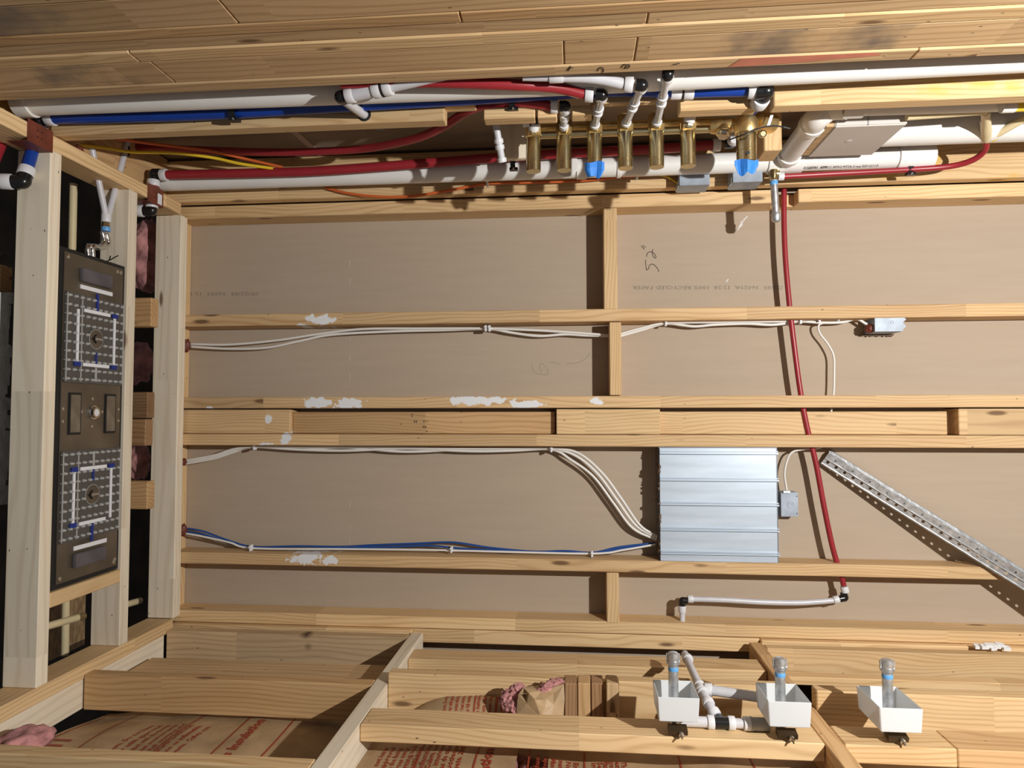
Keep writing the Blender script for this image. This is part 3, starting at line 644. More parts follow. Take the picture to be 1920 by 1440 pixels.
# loose white outlet left of the valves
t = thing('white_stub_pipe', 'short white coupled pipe standing left of the first brass valve', 'pipe', P(930, 235, Y=1.74))
a, b_ = P(929, 230, Y=1.72), P(941, 299, Y=1.76); d = (b_-a).normalized()
tubeobj('pipe', [a, b_], .009, PEXW, t)
for f in (.045, .06, .092): collar(t, a+d*f, d, .012, .011)
def clip(px, py, Y, lab, s=.016, ax=(1,0,0)):
    o_ = P(px, py, Y=Y); t_ = thing('pipe_clip', lab, 'pipe clip', o_, 'black pipe clips')
    m = MB(); n = 10
    pts = [o_+Vector((0, math.cos(a)*s, math.sin(a)*s)) for a in [math.pi*(.15+1.55*i/n) for i in range(n+1)]]
    for p_, q_ in zip(pts, pts[1:]): m.frame((p_+q_)/2, q_-p_, (1,0,0), (q_-p_).cross(Vector((1,0,0))), (q_-p_).length*1.15, .014, .004)
    m.build('band', BLACK, t_); MB().frame(o_+Vector((.002,-.002,-s-.003)), (1,0,0), (0,1,0), (0,0,1), .024, .016, .007).build('foot', BLACK, t_)
    MB().lathe(o_+Vector((.002,-.011,-s-.003)), (0,-1,-.3), [(0,.0035),(.002,.0025)], 8).build('nail_head', CHROME, t_)
clip(440, 211, 1.572, 'black clip holding the blue pipe at upper left', .0165)
clip(961, 193, 1.61, 'black clip holding the curved red pipe above the valves', .0145)
clip(712, 232, 1.70, 'small black clip lying on the curved red pipe', .009)
clip(1705, 318, 2.08, 'black clip holding the thin red pipe below the white pipes', .0115)
clip(962, 306, 1.98, 'open black clip hooked on the thick red pipe left of the valves', .016)
t = tag(MB().tube([P(952, 276, Y=1.90), P(958, 291, Y=1.93)], .011, 14).build('pipe_plug', COLLAR, smooth=40), 'small white plug fitting above the open black clip', 'plug')

# thin red pipe on the right with the capped stub
STY = 2.075
t = thing('red_branch_pipe', 'thin red pipe curving from the cream tee to the capped stub', 'pipe', P(1465, 331, Y=STY))
R4 = pp([(1468,331,STY),(1560,326,STY),(1705,318,STY),(1780,312,2.06),(1822,301,2.03),(1845,284,2.0),(1850,266,1.97)])
tubeobj('pipe', R4, .0082, RED, t); collar(t, R4[0]+Vector((-.006,0,0)), (1,0,0), .0115, .016)
t = thing('capped_stub', 'galvanized pipe stub with a cap hanging beside the thin vertical red pipe', 'pipe stub', P(1455, 380, Y=STY))
a, b_ = P(1450, 326, Y=STY), P(1458, 416, Y=STY); b_.x, b_.y = a.x+.006, a.y; d = (b_-a).normalized()
elbow(t, a, (1,0,0), (0,0,-1), .0115, .016, BRASS, 'brass_elbow'); MB().lathe(a+Vector((0,0,-.01)), (0,0,1), [(0,.0135),(.02,.0135),(.024,.01)], 12).build('brass_body', BRASS, t, smooth=30)
tubeobj('pipe', [a+d*.02, b_-d*.012], .0107, GALV, t); collar(t, a+d*.028, d, .0113, .012, LBLUE, 'thread_seal')
MB().lathe(b_-d*.026, d, [(0,.0125),(.002,.0142),(.006,.0142),(.007,.0132),(.020,.0132),(.026,.009)], 18).build('cap', GALV, t, smooth=40)
# long thin red pipe across the back wall
t = thing('red_riser_pipe', 'long thin red pipe crossing the back wall between the studs', 'pipe', P(1520, 790, Y=2.23))
R5 = pp([(1470,352),(1470,420),(1473,490),(1480,570),(1488,640),(1500,730),(1513,800),(1530,870),(1545,950),(1562,1030),(1577,1078),(1582,1098)], 2.23)
tubeobj('pipe', R5, .0083, RED, t)
dd = (R5[-1]-R5[-2]).normalized(); collar(t, R5[-1]+dd*.012, dd, .0115, .018)
e = P(1584, 1121, Y=2.23); dl = (P(1555, 1127, Y=2.23)-e).normalized(); elbow(t, e, -dd, dl, .0105, .016)
t = thing('white_branch_pipe', 'white pipe bowing between two black elbows below the lowest stud', 'pipe', P(1430, 1128, Y=2.23))
collar(t, e+dl*.026, dl, .0118, .016)
wp = pp([(1560,1126),(1500,1130),(1430,1129),(1360,1125),(1292,1123)], 2.23)
tubeobj('pipe', [e+dl*.03]+wp, .0085, PEXW, t); collar(t, wp[-1]+Vector((.004,0,0)), (1,0,0), .0118, .016)
e = P(1279, 1126, Y=2.23); elbow(t, e, (1,0,0), (0,0,-1), .0105, .016)
tubeobj('pipe', [e+Vector((0,0,-.012)), e+Vector((0,0,-.075))], .0085, PEXW, t); collar(t, e+Vector((0,0,-.026)), (0,0,1), .0118, .02)
# cream pipes at upper right
t = thing('cream_tee_pipe', 'cream plastic tee with slanting arm above the curved red pipe', 'pipe', P(1850, 240, Y=1.9))
e = P(1850, 262, Y=1.955)
tubeobj('pipe', [P(1848, 210, Y=1.80), e], .0105, CREAM, t); collar(t, P(1849, 246, Y=1.92), e-P(1848, 210, Y=1.80), .0138, .02, CREAM, 'hub')
tubeobj('elbow', [P(1848, 222, Y=1.84), P(1849, 258, Y=1.94)], .0125, CREAM, t)
tubeobj('arm', [e, P(1935, 214, Y=1.86)], .0105, CREAM, t); collar(t, P(1864, 256, Y=1.945), P(1935, 214, Y=1.86)-e, .0128, .014, YEL, 'glue_ring')
tubeobj('arm', [P(1700, 218, Y=1.78), P(1850, 207, Y=1.78)], .0105, CREAM, t)
t = thing('primed_coupling', 'white coupling smeared with yellow primer at the upper right edge', 'pipe fitting', P(1895, 198, Y=1.72))
a = P(1880, 200, Y=1.72); tubeobj('coupling', [a, a+Vector((.30,0,.0))], .0135, YEL, t); collar(t, a+Vector((.012,0,0)), (1,0,0), .0150, .03, PVC, 'ring')

# white pex pair feeding the flexible hoses at the left
t = thing('white_feed_pipe', 'pair of white pipes joining in a vee above the braided hoses', 'pipe', P(199, 405, X=-1.345))
j = P(199, 408, X=-1.345)
tubeobj('pipe', [P(171, 272, X=-1.345), j], .0085, PEXW, t); tubeobj('pipe', [P(240, 262, X=-1.345), j+Vector((0,.006,0))], .0085, PEXW, t)
collar(t, j+Vector((0,0,-.002)), (0,0,1), .013, .024); collar(t, P(237, 284, X=-1.345), (0,0,1), .0095, .03, BLACK, 'black_fitting')
MB().lathe(j+Vector((0,0,-.014)), (0,0,-1), [(0,.010),(.008,.010),(.008,.0115),(.016,.0115)], 8).build('brass_joint', BRASS, t); collar(t, j+Vector((0,0,-.034)), (0,0,1), .0122, .012, LBLUE, 'thread_seal')
for dx, dy, lab in ((0, .002, 'braided steel hose curving down from the vee pipes, outer one'), (0, -.016, 'braided steel hose under the blue sealed joint, inner one')):
    s0 = j+Vector((0, dy, -.045)); e0 = P(165 if dy < 0 else 174, 482, X=-1.33)
    pts = catmull([s0, s0+Vector((.004, .004, -.03)), (s0+e0)/2+Vector((0, .006, -.008)), e0+Vector((0,0,.03)), e0], 14)
    rs = [.0062+(.0009 if i % 2 else 0) for i in range(len(pts))]
    tag(MB().tube(pts, rs, 12).build('flexible_hose', CHROME, smooth=60), lab, 'hose')
# cream pipes in the lower left cavity
t = thing('cream_pipe', 'cream pipe standing in the dark gap below the shower panel', 'pipe', P(122, 1225, X=-1.5)); tubeobj('pipe', [P(124, 1080, X=-1.50), P(122, 1228, X=-1.50)], .0105, CREAM, t)
t = thing('cream_pipe', 'cream pipe crossing level behind the joists at lower left', 'pipe', P(150, 1158, X=-1.46)); tubeobj('pipe', [P(60, 1182, X=-1.47), P(157, 1155, X=-1.46)], .0105, CREAM, t); tubeobj('pipe', [P(228, 1136, X=-1.46), P(263, 1126, X=-1.46)], .0105, CREAM, t)
t = thing('cream_pipe', 'cream pipe standing in the dark gap above the shower panel', 'pipe', P(135, 440, X=-1.5)); tubeobj('pipe', [P(138, 345, X=-1.47), P(135, 480, X=-1.47)], .0105, CREAM, t)
# pink insulation seen between the joists
def lump(name, c, s, mat, lab, seed, nseg=14, cat='insulation'):
    rnd = random.Random(seed); bm = bmesh.new(); bmesh.ops.create_icosphere(bm, subdivisions=4, radius=1)
    ph = [rnd.uniform(0, 6.28) for _ in range(6)]
    for v in bm.verts:
        n = v.co.normalized(); k = 1+.12*math.sin(5*n.x+ph[0])*math.sin(6*n.y+ph[1])+.10*math.sin(9*n.z+ph[2])*math.sin(7*n.x+ph[3])+.07*math.sin(23*n.x+ph[4])*math.sin(27*n.y+ph[5])*math.sin(25*n.z+ph[0])+rnd.uniform(-.03, .03)
        v.co = Vector((n.x*s[0], n.y*s[1], n.z*s[2]))*k
    me = bpy.data.meshes.new(name); bm.to_mesh(me); bm.free(); me.materials.append(mat); me.polygons.foreach_set('use_smooth', [True]*len(me.polygons))
    o_ = bpy.data.objects.new(name, me); COL.objects.link(o_); o_.location = c; tag(o_, lab, cat); return o_
lump('insulation_tuft', P(276, 480, X=-1.47), (.05, .06, .12), PINK, 'pink insulation bulging between joists beside the upper shower panel', 1)
lump('insulation_tuft', P(262, 680, X=-1.52), (.05, .03, .07), PINK, 'pink insulation tuft in the gap level with the upper nozzles', 2)
lump('insulation_tuft', P(258, 865, X=-1.50), (.04, .03, .06), PINK, 'pink insulation tuft in the gap level with the lower nozzles', 3)
lump('insulation_tuft', P(45, 1392, Y=1.44), (.045, .06, .03), PINK, 'pink insulation stuffed in the lower left corner', 4)
# torn white drywall edge at the far left
m = MB(); rnd = random.Random(5); n = 26
for i in range(n):
    f = i/n; p_ = P(2, 560+390*f, X=-1.46); m.frame(p_+Vector((0, rnd.uniform(-.02,.0), 0)), (1,.2*rnd.uniform(-1,1),0), (0,1,rnd.uniform(-.3,.3)), (0,0,1), .012, .05+rnd.uniform(-.01,.03), .03)
tag(m.build('torn_drywall_edge', FOAM), 'torn white drywall edge beside the nearest left joist', 'drywall edge')

# ================================================================== SHOWER PANEL (between the left joists)
PXX = XL-.006
pt, pb = .428, -.4435
py0, py1 = 1.6285, 1.8935
sp = thing('rain_shower_unit', 'tall smoky steel shower panel with two clear nozzle plates set between left joists', 'shower panel', (PXX, (py0+py1)/2, pb))
MB().box(PXX-.05, PXX-.003, py0, py1, pb, pt).build('frame', BLK, sp)
def gv(px, py): q = P(px, py, X=PXX); return q.y, q.z
ly, ry = py0+.0235, py1-.010
MB().box(PXX-.003, PXX, ly, ry, pb+.012, pt-.010).build('steel_sheet', STEELP, sp, bevel=.0008)
cyy = (ly+ry)/2; hw = (ry-ly)/2
scr = MB().lathe((0,0,0), (1,0,0), [(0,.0058),(.0015,.0058),(.0022,.004)], 14).build('screw', CHROME, sp, smooth=30)
def put(src, y, z, x=None, parent=None, rot=0, scale=1):
    o_ = src.copy(); COL.objects.link(o_); o_.parent = parent or sp
    o_.location = Vector((x if x is not None else PXX+.001, y, z))-wloc(parent or sp)
    o_.rotation_euler = (rot, 0, 0); o_.scale = (scale,)*3; return o_
scr.location = Vector((PXX+.001, ly+.012, pt-.022))-wloc(sp)
for y, z in ((ry-.012, pt-.022), (ry-.026, pt-.022), (ly+.012, pb+.024), (ry-.014, pb+.024), (ry-.010, pb+.03), (ly+.008, -.02), (ry-.008, -.02), (ly+.008, .012), (ry-.008, .012), (cyy-.04, .005), (cyy+.04, .005), (cyy, .04), (cyy, -.035)):
    put(scr, y, z, scale=.75 if abs(z) < .1 else 1)
nz_mesh = None
nozzle_src = None
for half in (1, -1):
    # z positions mirrored about the middle of the panel
    zc0 = (pt+pb)/2
    def zz_(v): return zc0 + half*v
    H = (pt-pb)/2
    # dark label plate, led strips
    za = zz_(H-.060)
    MB().box(PXX, PXX+.010, cyy-.062, cyy+.058, za-.018, za+.018).build('control_module', GREYL, sp, bevel=.002)
    zl = zz_(H-.092)
    MB().box(PXX+.001, PXX+.004, cyy-.060, cyy+.066, zl-.0055, zl+.0055).build('light_strip', LED, sp)
    # acrylic plate
    v0, v1 = zz_(H-.112), zz_(.088)
    lo_z, hi_z = min(v0, v1), max(v0, v1)
    ac = MB().box(PXX+.0006, PXX+.006, ly+.003, ry-.001, lo_z, hi_z).build('nozzle_plate', ACRYL, sp, bevel=.001)
    for yy in (ly+.006, ly+.060, ry-.004):
        MB().box(PXX+.006, PXX+.0075, yy-.0016, yy+.0016, lo_z+.004, hi_z-.004).build('edge_rib', NOZ, ac)
    zc = (lo_z+hi_z)/2 + half*.004; dz = .072; dyq = .072
    def strip(y0_, y1_, z0_, z1_, mat, nm, xx=.0065): MB().box(PXX+xx, PXX+xx+.0025, y0_, y1_, z0_, z1_).build(nm, mat, ac)
    strip(cyy-dyq-.004, cyy-dyq+.004, zc-dz, zc+dz, LED, 'light_strip'); strip(cyy+dyq-.004, cyy+dyq+.004, zc-dz, zc+dz, LED, 'light_strip')
    strip(cyy-dyq+.022, cyy+dyq-.02, zc+dz-.0045, zc+dz+.0045, LED, 'light_strip'); strip(cyy-dyq+.022, cyy+dyq-.02, zc-dz-.0045, zc-dz+.0045, LED, 'light_strip')
    for sy, sz in ((1, 1), (1, -1), (-1, -1)) if half > 0 else ((-1, 1), (1, 1), (-1, -1)):
        strip(cyy+sy*dyq-.012, cyy+sy*dyq+.012, zc+sz*dz-.006, zc+sz*dz+.006, DBTAPE, 'tape_corner', .0075)
    zs0, zs1 = sorted((zc+half*(dz+.006), zc+half*(dz+.052)))
    strip(cyy-.004, cyy+.0045, zs0, zs1, DBTAPE, 'tape_strip')
    zs0, zs1 = sorted((zc-half*(dz-.035), zc-half*(dz-.004))); strip(cyy-.003, cyy+.003, zs0, zs1, DBTAPE, 'tape_strip')
    zs0, zs1 = sorted((zc-half*(dz+.006), zc-half*(dz+.044))); strip(cyy-.003, cyy+.003, zs0, zs1, NOZ, 'rib')
    # centre inlet
    MB().lathe((PXX+.006, cyy, zc), (1,0,0), [(0,.027),(.001,.027),(.001,.0255),(.0,.0255)], 28).build('inlet_ring', NOZ, ac)
    MB().lathe((PXX+.0004, cyy, zc), (1,0,0), [(0,.025),(.0075,.025)], 28).build('inlet_face', STEELP, ac)
    MB().frame((PXX+.010, cyy+.004, zc), (0,1,0), (0,0,1), (1,0,0), .030, .006, .005).build('inlet_bar', CHROME, ac)
    MB().frame((PXX+.011, cyy-.012, zc+.005), (0,1,1), (0,-1,1), (1,0,0), .018, .002, .004).frame((PXX+.011, cyy-.012, zc-.005), (0,1,-1), (0,1,1), (1,0,0), .018, .002, .004).build('inlet_clip', BLK, ac)
    rows, cols = 10, 10
    for i in range(rows):
        for jn in range(cols):
            y = ly+.012+(ry-ly-.024)*jn/(cols-1); z = lo_z+.010+(hi_z-lo_z-.02)*i/(rows-1)
            if (y-cyy)**2+(z-zc)**2 < .029**2: continue
            if nozzle_src is None:
                nozzle_src = MB().frame((0,0,0), (0,1,0), (0,0,1), (1,0,0), .001, .001, .001)
                mm = MB().lathe((0,0,0), (1,0,0), [(0,.0048),(.005,.0042),(.010,.0022),(.0105,.0008)], 8)
                mm.add([(0,-.011,-.0012),(0,.011,-.0012),(0,.011,.0012),(0,-.011,.0012),(.003,-.009,0),(.003,.009,0)], [(0,1,5,4),(2,3,4,5),(1,2,5),(3,0,4)])
                nozzle_src = mm.build('nozzle', NOZ, ac, smooth=50); nozzle_src.location = Vector((PXX+.009, y, z))-wloc(ac)
            else:
                put(nozzle_src, y, z, PXX+.009, ac, rot=.0)
# middle windows and connector
for y in (cyy-.068, cyy+.070):
    f_ = MB().box(PXX, PXX+.004, y-.0225, y+.0225, -.055, .055); wf = f_.build('window_frame', BLK, sp, bevel=.001)
    MB().box(PXX+.001, PXX+.0048, y-.0175, y+.0175, -.049, .049).build('window_glass', simple('smoky_glass', (.20,.17,.13), .25, .3, noise=.3, scale=20), wf)
MB().lathe((PXX, cyy+.001, .003), (1,0,0), [(0,.019),(.006,.019),(.006,.016),(.013,.0145),(.013,.010),(.010,.010)], 14).build('center_connector', CHROME, sp)
MB().lathe((PXX+.009, cyy+.001, .003), (1,0,0), [(0,.0098),(.002,.0098)], 16).build('connector_face', COLLAR, sp)
# loose wires at the top edge
tag(MB().tube([P(192, 492, X=-1.32), P(205, 488, X=-1.315), P(214, 483, X=-1.30), P(222, 479, X=-1.29)], .0016, 6, 5).tube([P(205, 488, X=-1.315), P(207, 480, X=-1.30)], .0016, 6).build('wire_end', BLK), 'short dark wire sticking out above the shower panel', 'wire')

# ================================================================== CABLES AND BOXES
def cable(label, pts, mat, r=.0056, Y=2.25, group=None, smooth=8):
    q = pp(pts, Y); o_ = MB().tube(q, r, 8, smooth, .8).build('cable', mat, smooth=60); tag(o_, label, 'cable', group); return o_
cable('white cable below the second stud, upper of the pair left of the block', [(354,645),(430,646),(520,638),(600,626),(680,617),(800,616),(910,616),(1000,619),(1080,624),(1142,629)], NM, group='white cables on the back wall')
cable('white cable below the second stud, sagging lower of the pair left of the block', [(354,650),(430,654),(500,652),(560,640),(620,628),(720,622),(830,619),(915,617),(960,624),(1010,630),(1060,627),(1100,629),(1142,630)], NM, Y=2.256, group='white cables on the back wall')
cable('straight white cable running from the block to the square metal box', [(1150,630),(1200,616),(1248,606),(1330,604),(1420,603),(1490,602),(1530,598),(1575,594),(1605,597),(1625,608),(1641,613)], NM, Y=2.245, group='white cables on the back wall')
cable('wavy white cable running from the block to the square metal box', [(1150,634),(1200,620),(1248,607),(1300,612),(1340,609),(1400,607),(1450,609),(1500,603),(1540,605),(1580,604),(1610,596),(1642,596)], NM, Y=2.25, group='white cables on the back wall')
B_ = [(346,864),(400,854),(435,843),(475,838)]
for k, (lab, mid, end) in enumerate((('topmost white cable of the trio arching down to the aluminium panel', [(560,838),(700,838),(850,841),(960,841),(1035,841)], [(1085,850),(1130,888),(1165,935),(1200,985),(1233,1006)]),
                                   ('middle white cable of the trio arching down to the aluminium panel', [(560,843),(650,845),(760,841),(880,846),(960,845),(1035,842)], [(1080,855),(1120,888),(1155,935),(1192,985),(1232,1009)]),
                                   ('lowest white cable of the trio arching down to the aluminium panel', [(560,842),(650,839),(760,847),(880,842),(960,841),(1035,843)], [(1070,862),(1112,893),(1150,943),(1186,990),(1231,1012)]))):
    cable(lab, [(a, b+3*k) for a, b in B_[:-1]]+[B_[-1]]+mid+end, NM, Y=2.245+.004*k, group='white cables on the back wall')
cable('blue cable along the fourth stud gap, upper of the blue pair', [(344,990),(380,996),(430,1014),(475,1025),(560,1024),(640,1025),(700,1022),(780,1019),(850,1017),(920,1027),(1000,1034),(1060,1033),(1112,1036),(1160,1026),(1228,1018)], BLC, r=.0042, Y=2.262)
cable('blue cable along the fourth stud gap, lower of the blue pair', [(344,996),(385,1003),(430,1018),(475,1026),(560,1024),(640,1026),(720,1026),(800,1023),(860,1028),(930,1032),(1000,1035),(1060,1033),(1112,1037),(1165,1029),(1228,1021)], BLC, r=.0042, Y=2.254)
cable('single white cable lying under the two blue cables', [(346,1000),(380,1006),(430,1017),(475,1028),(640,1029.5),(800,1031),(940,1034.5),(1112,1038),(1170,1031),(1228,1021)], NM, r=.0042, Y=2.244)
cable('thin white cable wavering down beside the thin red pipe', [(1585,604),(1550,605),(1535,610),(1537,625),(1552,645),(1563,668),(1564,700),(1563,735),(1558,775),(1551,815),(1540,838),(1510,842),(1485,848),(1475,866),(1471,890),(1475,919)], NM, r=.004, Y=2.25)
cable('yellow flat cable passing through the left plate toward the valves', [(143,271,1.75),(200,278,1.82),(250,285,1.88),(330,287,1.93),(400,296,1.97),(450,307,1.99),(512,316,2.02)], YEC, r=.006, smooth=8)
cable('orange cable crossing behind the red pipe at upper left', [(200,257,1.80),(260,266,1.86),(330,275,1.92),(400,284,1.96),(460,298,2.0),(530,314,2.03)], ORC, r=.006, smooth=8)
cable('orange cable sagging along the corner stud below the drain pipe', [(610,352,2.15),(650,362,2.148),(700,368,2.148),(760,369,2.148),(820,361,2.148),(880,350,2.148),(917,344,2.14),(1000,342,2.14),(1090,339,2.14),(1195,329,2.13),(1300,325,2.11),(1375,318,2.10)], ORC, r=.0055)
cable('yellow cable entering the small metal box right of the valves', [(1225,326,2.14),(1250,331,2.145),(1270,343,2.15)], YEC, r=.004)
def staple(px, py, Y, lab):
    o_ = P(px, py, Y=Y); t_ = MB().frame(o_, (1,0,.15), (0,1,0), (0,0,1), .006, .020, .020).frame(o_+Vector((0,-.012,.004)), (1,0,0), (0,1,0), (0,0,1), .009, .006, .005)
    tag(t_.build('cable_staple', LED, bevel=.001), lab, 'cable staple', 'white cable staples')
for px, py, lab in ((911, 616, 'white staple on the cable pair midway under the second stud'), (918, 616, 'second white staple right beside the midway staple under the second stud'), (1248, 606, 'white staple on the cables just right of the block'), (1500, 602, 'white staple on the cables right of the thin red pipe'), (1535, 598, 'white staple between red pipe and square metal box'), (1571, 596, 'white staple nearest the square metal box'),
                    (478, 838, 'white staple at the left end of the trio of cables'), (1034, 842, 'white staple where the trio of cables bends down'), (471, 1027, 'white staple at the left end of the blue cables'), (847, 1030, 'torn white staple midway on the blue cables'), (1110, 1038, 'white staple at the right end of the blue cables')):
    staple(px, py, 2.240, lab)
staple(914, 344, 2.13, 'white staple on the sagging orange cable'); staple(1194, 331, 2.12, 'white staple on the orange cable below the fourth valve')
for px, py, s, lab in ((350, 648, .022, 'red fire caulk blob around the upper white cables'), (343, 866, .012, 'red fire caulk blob around the trio of cables'), (343, 994, .02, 'red fire caulk blob around the blue cables'), (147, 284, .016, 'dark red caulk blob where the yellow cable enters')):
    a = P(px, py, Y=2.235 if px > 200 else 1.72); lump('caulk_blob', a, (.012, .014, s), CAULK, lab, int(px+py), cat='caulk')

# square metal box under the second stud
a, b_ = P(1640, 590, Y=2.205), P(1697, 621, Y=2.205)
t = thing('junction_box', 'square galvanized junction box hanging below the second stud', 'junction box', ((a.x+b_.x)/2, 2.25, b_.z))
m = MB(); n = 5; z0, z1 = b_.z, a.z
vs_ = [(a.x, z0), (b_.x-.006, z0)]
for i in range(n): vs_ += [(b_.x-.006+(.010 if i % 2 else 0), z0+(z1-z0)*(i+.5)/n)]
vs_ += [(b_.x-.002, z1), (a.x, z1)]
k = len(vs_); m.add([(x, 2.205, z) for x, z in vs_]+[(x, 2.288, z) for x, z in vs_], [tuple(range(k)), tuple(range(2*k-1, k-1, -1))]+[(i, (i+1) % k, (i+1) % k+k, i+k) for i in range(k)])
m.build('body', GALVD, t)
MB().lathe(((a.x+b_.x)/2+.004, 2.2052, (z0+z1)/2), (0,-1,0), [(0,.009),(.001,.009),(.001,.007),(.0004,.0065),(.0004,.003),(.002,.002)], 20).build('knockout', GALVD, t, smooth=40)
lump('caulk_blob', (a.x-.004, 2.235, z0+.012), (.014, .018, .014), CAULK, 'red caulk on the left side of the square metal box', 77, cat='caulk')
m = MB(); rnd = random.Random(3)
for i in range(16): m.frame((a.x-.01+(b_.x-a.x)*i/14, 2.283, z0-.004), (1,rnd.uniform(-.4,.4),rnd.uniform(-.8,.8)), (0,1,0), (0,0,1), .010, .008, .004)
m.build('torn_paper_edge', simple('torn_paper', (.16,.11,.08), .9), t)
# small flat metal box
a, b_ = P(1464, 923, Y=2.24), P(1497, 969, Y=2.24)
t = thing('switch_box', 'small flat galvanized box beside the ribbed aluminium panel', 'junction box', ((a.x+b_.x)/2, 2.26, b_.z))
MB().box(a.x, b_.x, 2.24, 2.288, b_.z, a.z).build('body', GALVD, t, bevel=.001)
MB().lathe(((a.x+b_.x)/2+.003, 2.2396, (a.z+b_.z)/2), (0,-1,0), [(0,.0105),(.0008,.0105),(.0008,.009),(.0002,.009)], 20).build('knockout', GALVD, t)
m = MB()
for z in (a.z-.012, b_.z+.010): m.lathe((b_.x-.004, 2.2398, z), (0,-1,0), [(0,.0018),(.0005,.0018)], 8)
m.build('screw_hole', BLK, t); MB().frame((a.x+.016, 2.242, a.z+.002), (1,0,0), (0,1,0), (0,0,1), .020, .02, .006).build('cable_clamp', GALV, t)
# ribbed aluminium panel
a, b_ = P(1236, 841, Y=2.2), P(1462, 1053, Y=2.2)
xl, xr_, zt, zb = a.x, b_.x, s4[0]-.0005, s5[1]+.0005
ep = thing('ribbed_panel', 'silver ribbed aluminium panel box between the fourth and fifth studs', 'panel', ((xl+xr_)/2, 2.24, zb))
MB().box(xl-.001, xr_-.001, 2.206, 2.288, zb, zt).build('body', ALUD, ep)
edges = [840, 850.5, 901, 947, 995, 1039.5, 1052]; zs = [P(1350, y, Y=2.2).z for y in edges]; zs[0], zs[-1] = zt, zb
for i in range(6):
    MB().box(xl+.001, xr_-.006, 2.200, 2.207, zs[i+1]+.0008, zs[i]-.0034).build('slat', ALU, ep, bevel=.0006)
for z in zs[1:-1]:
    MB().box(xl+.001, xr_, 2.193, 2.205, z-.0012, z+.0032).box(xl+.001, xr_-.001, 2.195, 2.205, z+.0058, z+.0088).build('rib', ALU, ep); MB().box(xl+.001, xr_-.004, 2.1985, 2.203, z-.0034, z-.0012).build('groove', ALUD, ep)
m = MB(); rnd = random.Random(9)
for i in range(40): f = i/39; m.frame((xl+.0005+rnd.uniform(-.0015,.001), 2.235+rnd.uniform(-.02,.03), zb+.004+(zt-zb-.008)*f), (1,0,rnd.uniform(-.3,.3)), (0,1,rnd.uniform(-.3,.3)), (0,0,1), .004+rnd.uniform(0,.003), .05, .008)
m.build('torn_paper_edge', simple('torn_paper', (.16,.11,.08), .9), ep)
# two small grey boxes on the corner stud, right of the valves
for (x0, x1, y0_, y1_, yy, lab) in ((1274, 1331, 326, 346, 2.10, 'small grey metal box below the sixth brass valve'), (1374, 1430, 313, 340, 2.08, 'ridged grey metal box below the taped mixing valve')):
    a, b_ = P(x0, y0_, Y=yy), P(x1, y1_, Y=yy); t = thing('metal_box', lab, 'junction box', ((a.x+b_.x)/2, yy+.03, b_.z))
    MB().box(a.x, b_.x, yy, yy+.075, b_.z, a.z+.012).build('body', GALVD, t, bevel=.001)
    m = MB()
    for i in range(5): m.frame((a.x-.001, yy+.01+.012*i, b_.z+.008), (1,0,0), (0,1,0), (0,0,1), .005, .005, .016)
    m.build('ridge', GALV, t)
# perforated steel angle across the lower right
s0, s1 = P(1541, 866, Y=2.268), P(1990, 1146, Y=2.150); s1 = s0+(s1-s0)*1.28
ax = (s1-s0).normalized(); L_ = (s1-s0).length
nrm = Vector((0,-1,0)); up = (nrm - ax*nrm.dot(ax)).normalized(); side = ax.cross(up).normalized()
if side.z < 0: side = -side
st = thing('perforated_strap', 'galvanized perforated steel angle slanting across the studs at lower right', 'steel strap', s0)
# channel: slotted web with a hemmed lower lip and a folded ribbed flange
def flange(o_, w_, du, name, mat, thick=.0016, holes=None):
    """strip along ax, width w_ in direction du, with square-bounded round holes"""
    du = du.normalized(); nn = ax.cross(du).normalized(); m_ = MB()
    if not holes:
        m_.frame(o_+ax*L_/2+du*w_/2, ax, du, nn, L_, w_, thick); return m_.build(name, mat, st)
    pitch, r, c = holes; nh = int(L_/pitch); k_ = 12; vs_=[]; fs_=[]
    for h in range(nh):
        x0 = h*pitch; cx = x0+pitch/2; base = len(vs_)
        ring = [(cx+r*math.cos(2*math.pi*i/k_), c+r*math.sin(2*math.pi*i/k_)) for i in range(k_)]
        outer = []
        for i in range(k_):
            ca, sa = math.cos(2*math.pi*i/k_), math.sin(2*math.pi*i/k_); sc_ = min((pitch/2)/abs(ca) if abs(ca) > 1e-6 else 9, ((w_-c) if sa > 0 else c)/abs(sa) if abs(sa) > 1e-6 else 9)
            outer.append((cx+ca*sc_, c+sa*sc_))
        for (u, v) in ring+outer: vs_.append(o_+ax*u+du*v)
        for i in range(k_): j = (i+1) % k_; fs_.append((base+i, base+j, base+k_+j, base+k_+i))
        for cu, cv in ((x0, 0), (x0+pitch, 0), (x0+pitch, w_), (x0, w_)):
            # corner triangles
            idx = len(vs_); vs_.append(o_+ax*cu+du*cv)
            best = sorted(range(k_), key=lambda i: (outer[i][0]-cu)**2+(outer[i][1]-cv)**2)[:2]
            fs_.append((idx, base+k_+best[0], base+k_+best[1]))
    m_.add(vs_, fs_); ob = m_.build(name, mat, st); md = ob.modifiers.new('t', 'SOLIDIFY'); md.thickness = thick; return ob
flange(s0-side*.004, .040, side*.80+up*.25, 'web', GALV, holes=(.0285, .0048, .013))
o2 = s0-side*.004; MB().tube([o2, o2+ax*L_], .0035, 8).build('lip', GALV, st)
o3 = o2+(side*.80+up*.25).normalized()*.019+up*.0015; MB().tube([o3, o3+ax*L_], .0022, 6).build('crease', GALV, st)
o4 = o2+(side*.80+up*.25).normalized()*.0395
flange(o4, .036, side*.42-up*.9, 'flange', GALV)
for i in range(3): o5 = o4+(side*.42-up*.9).normalized()*(.006+.009*i)+side*.001; MB().tube([o5, o5+ax*L_], .0016, 6).build('crease', GALV, st)
hs_ = None
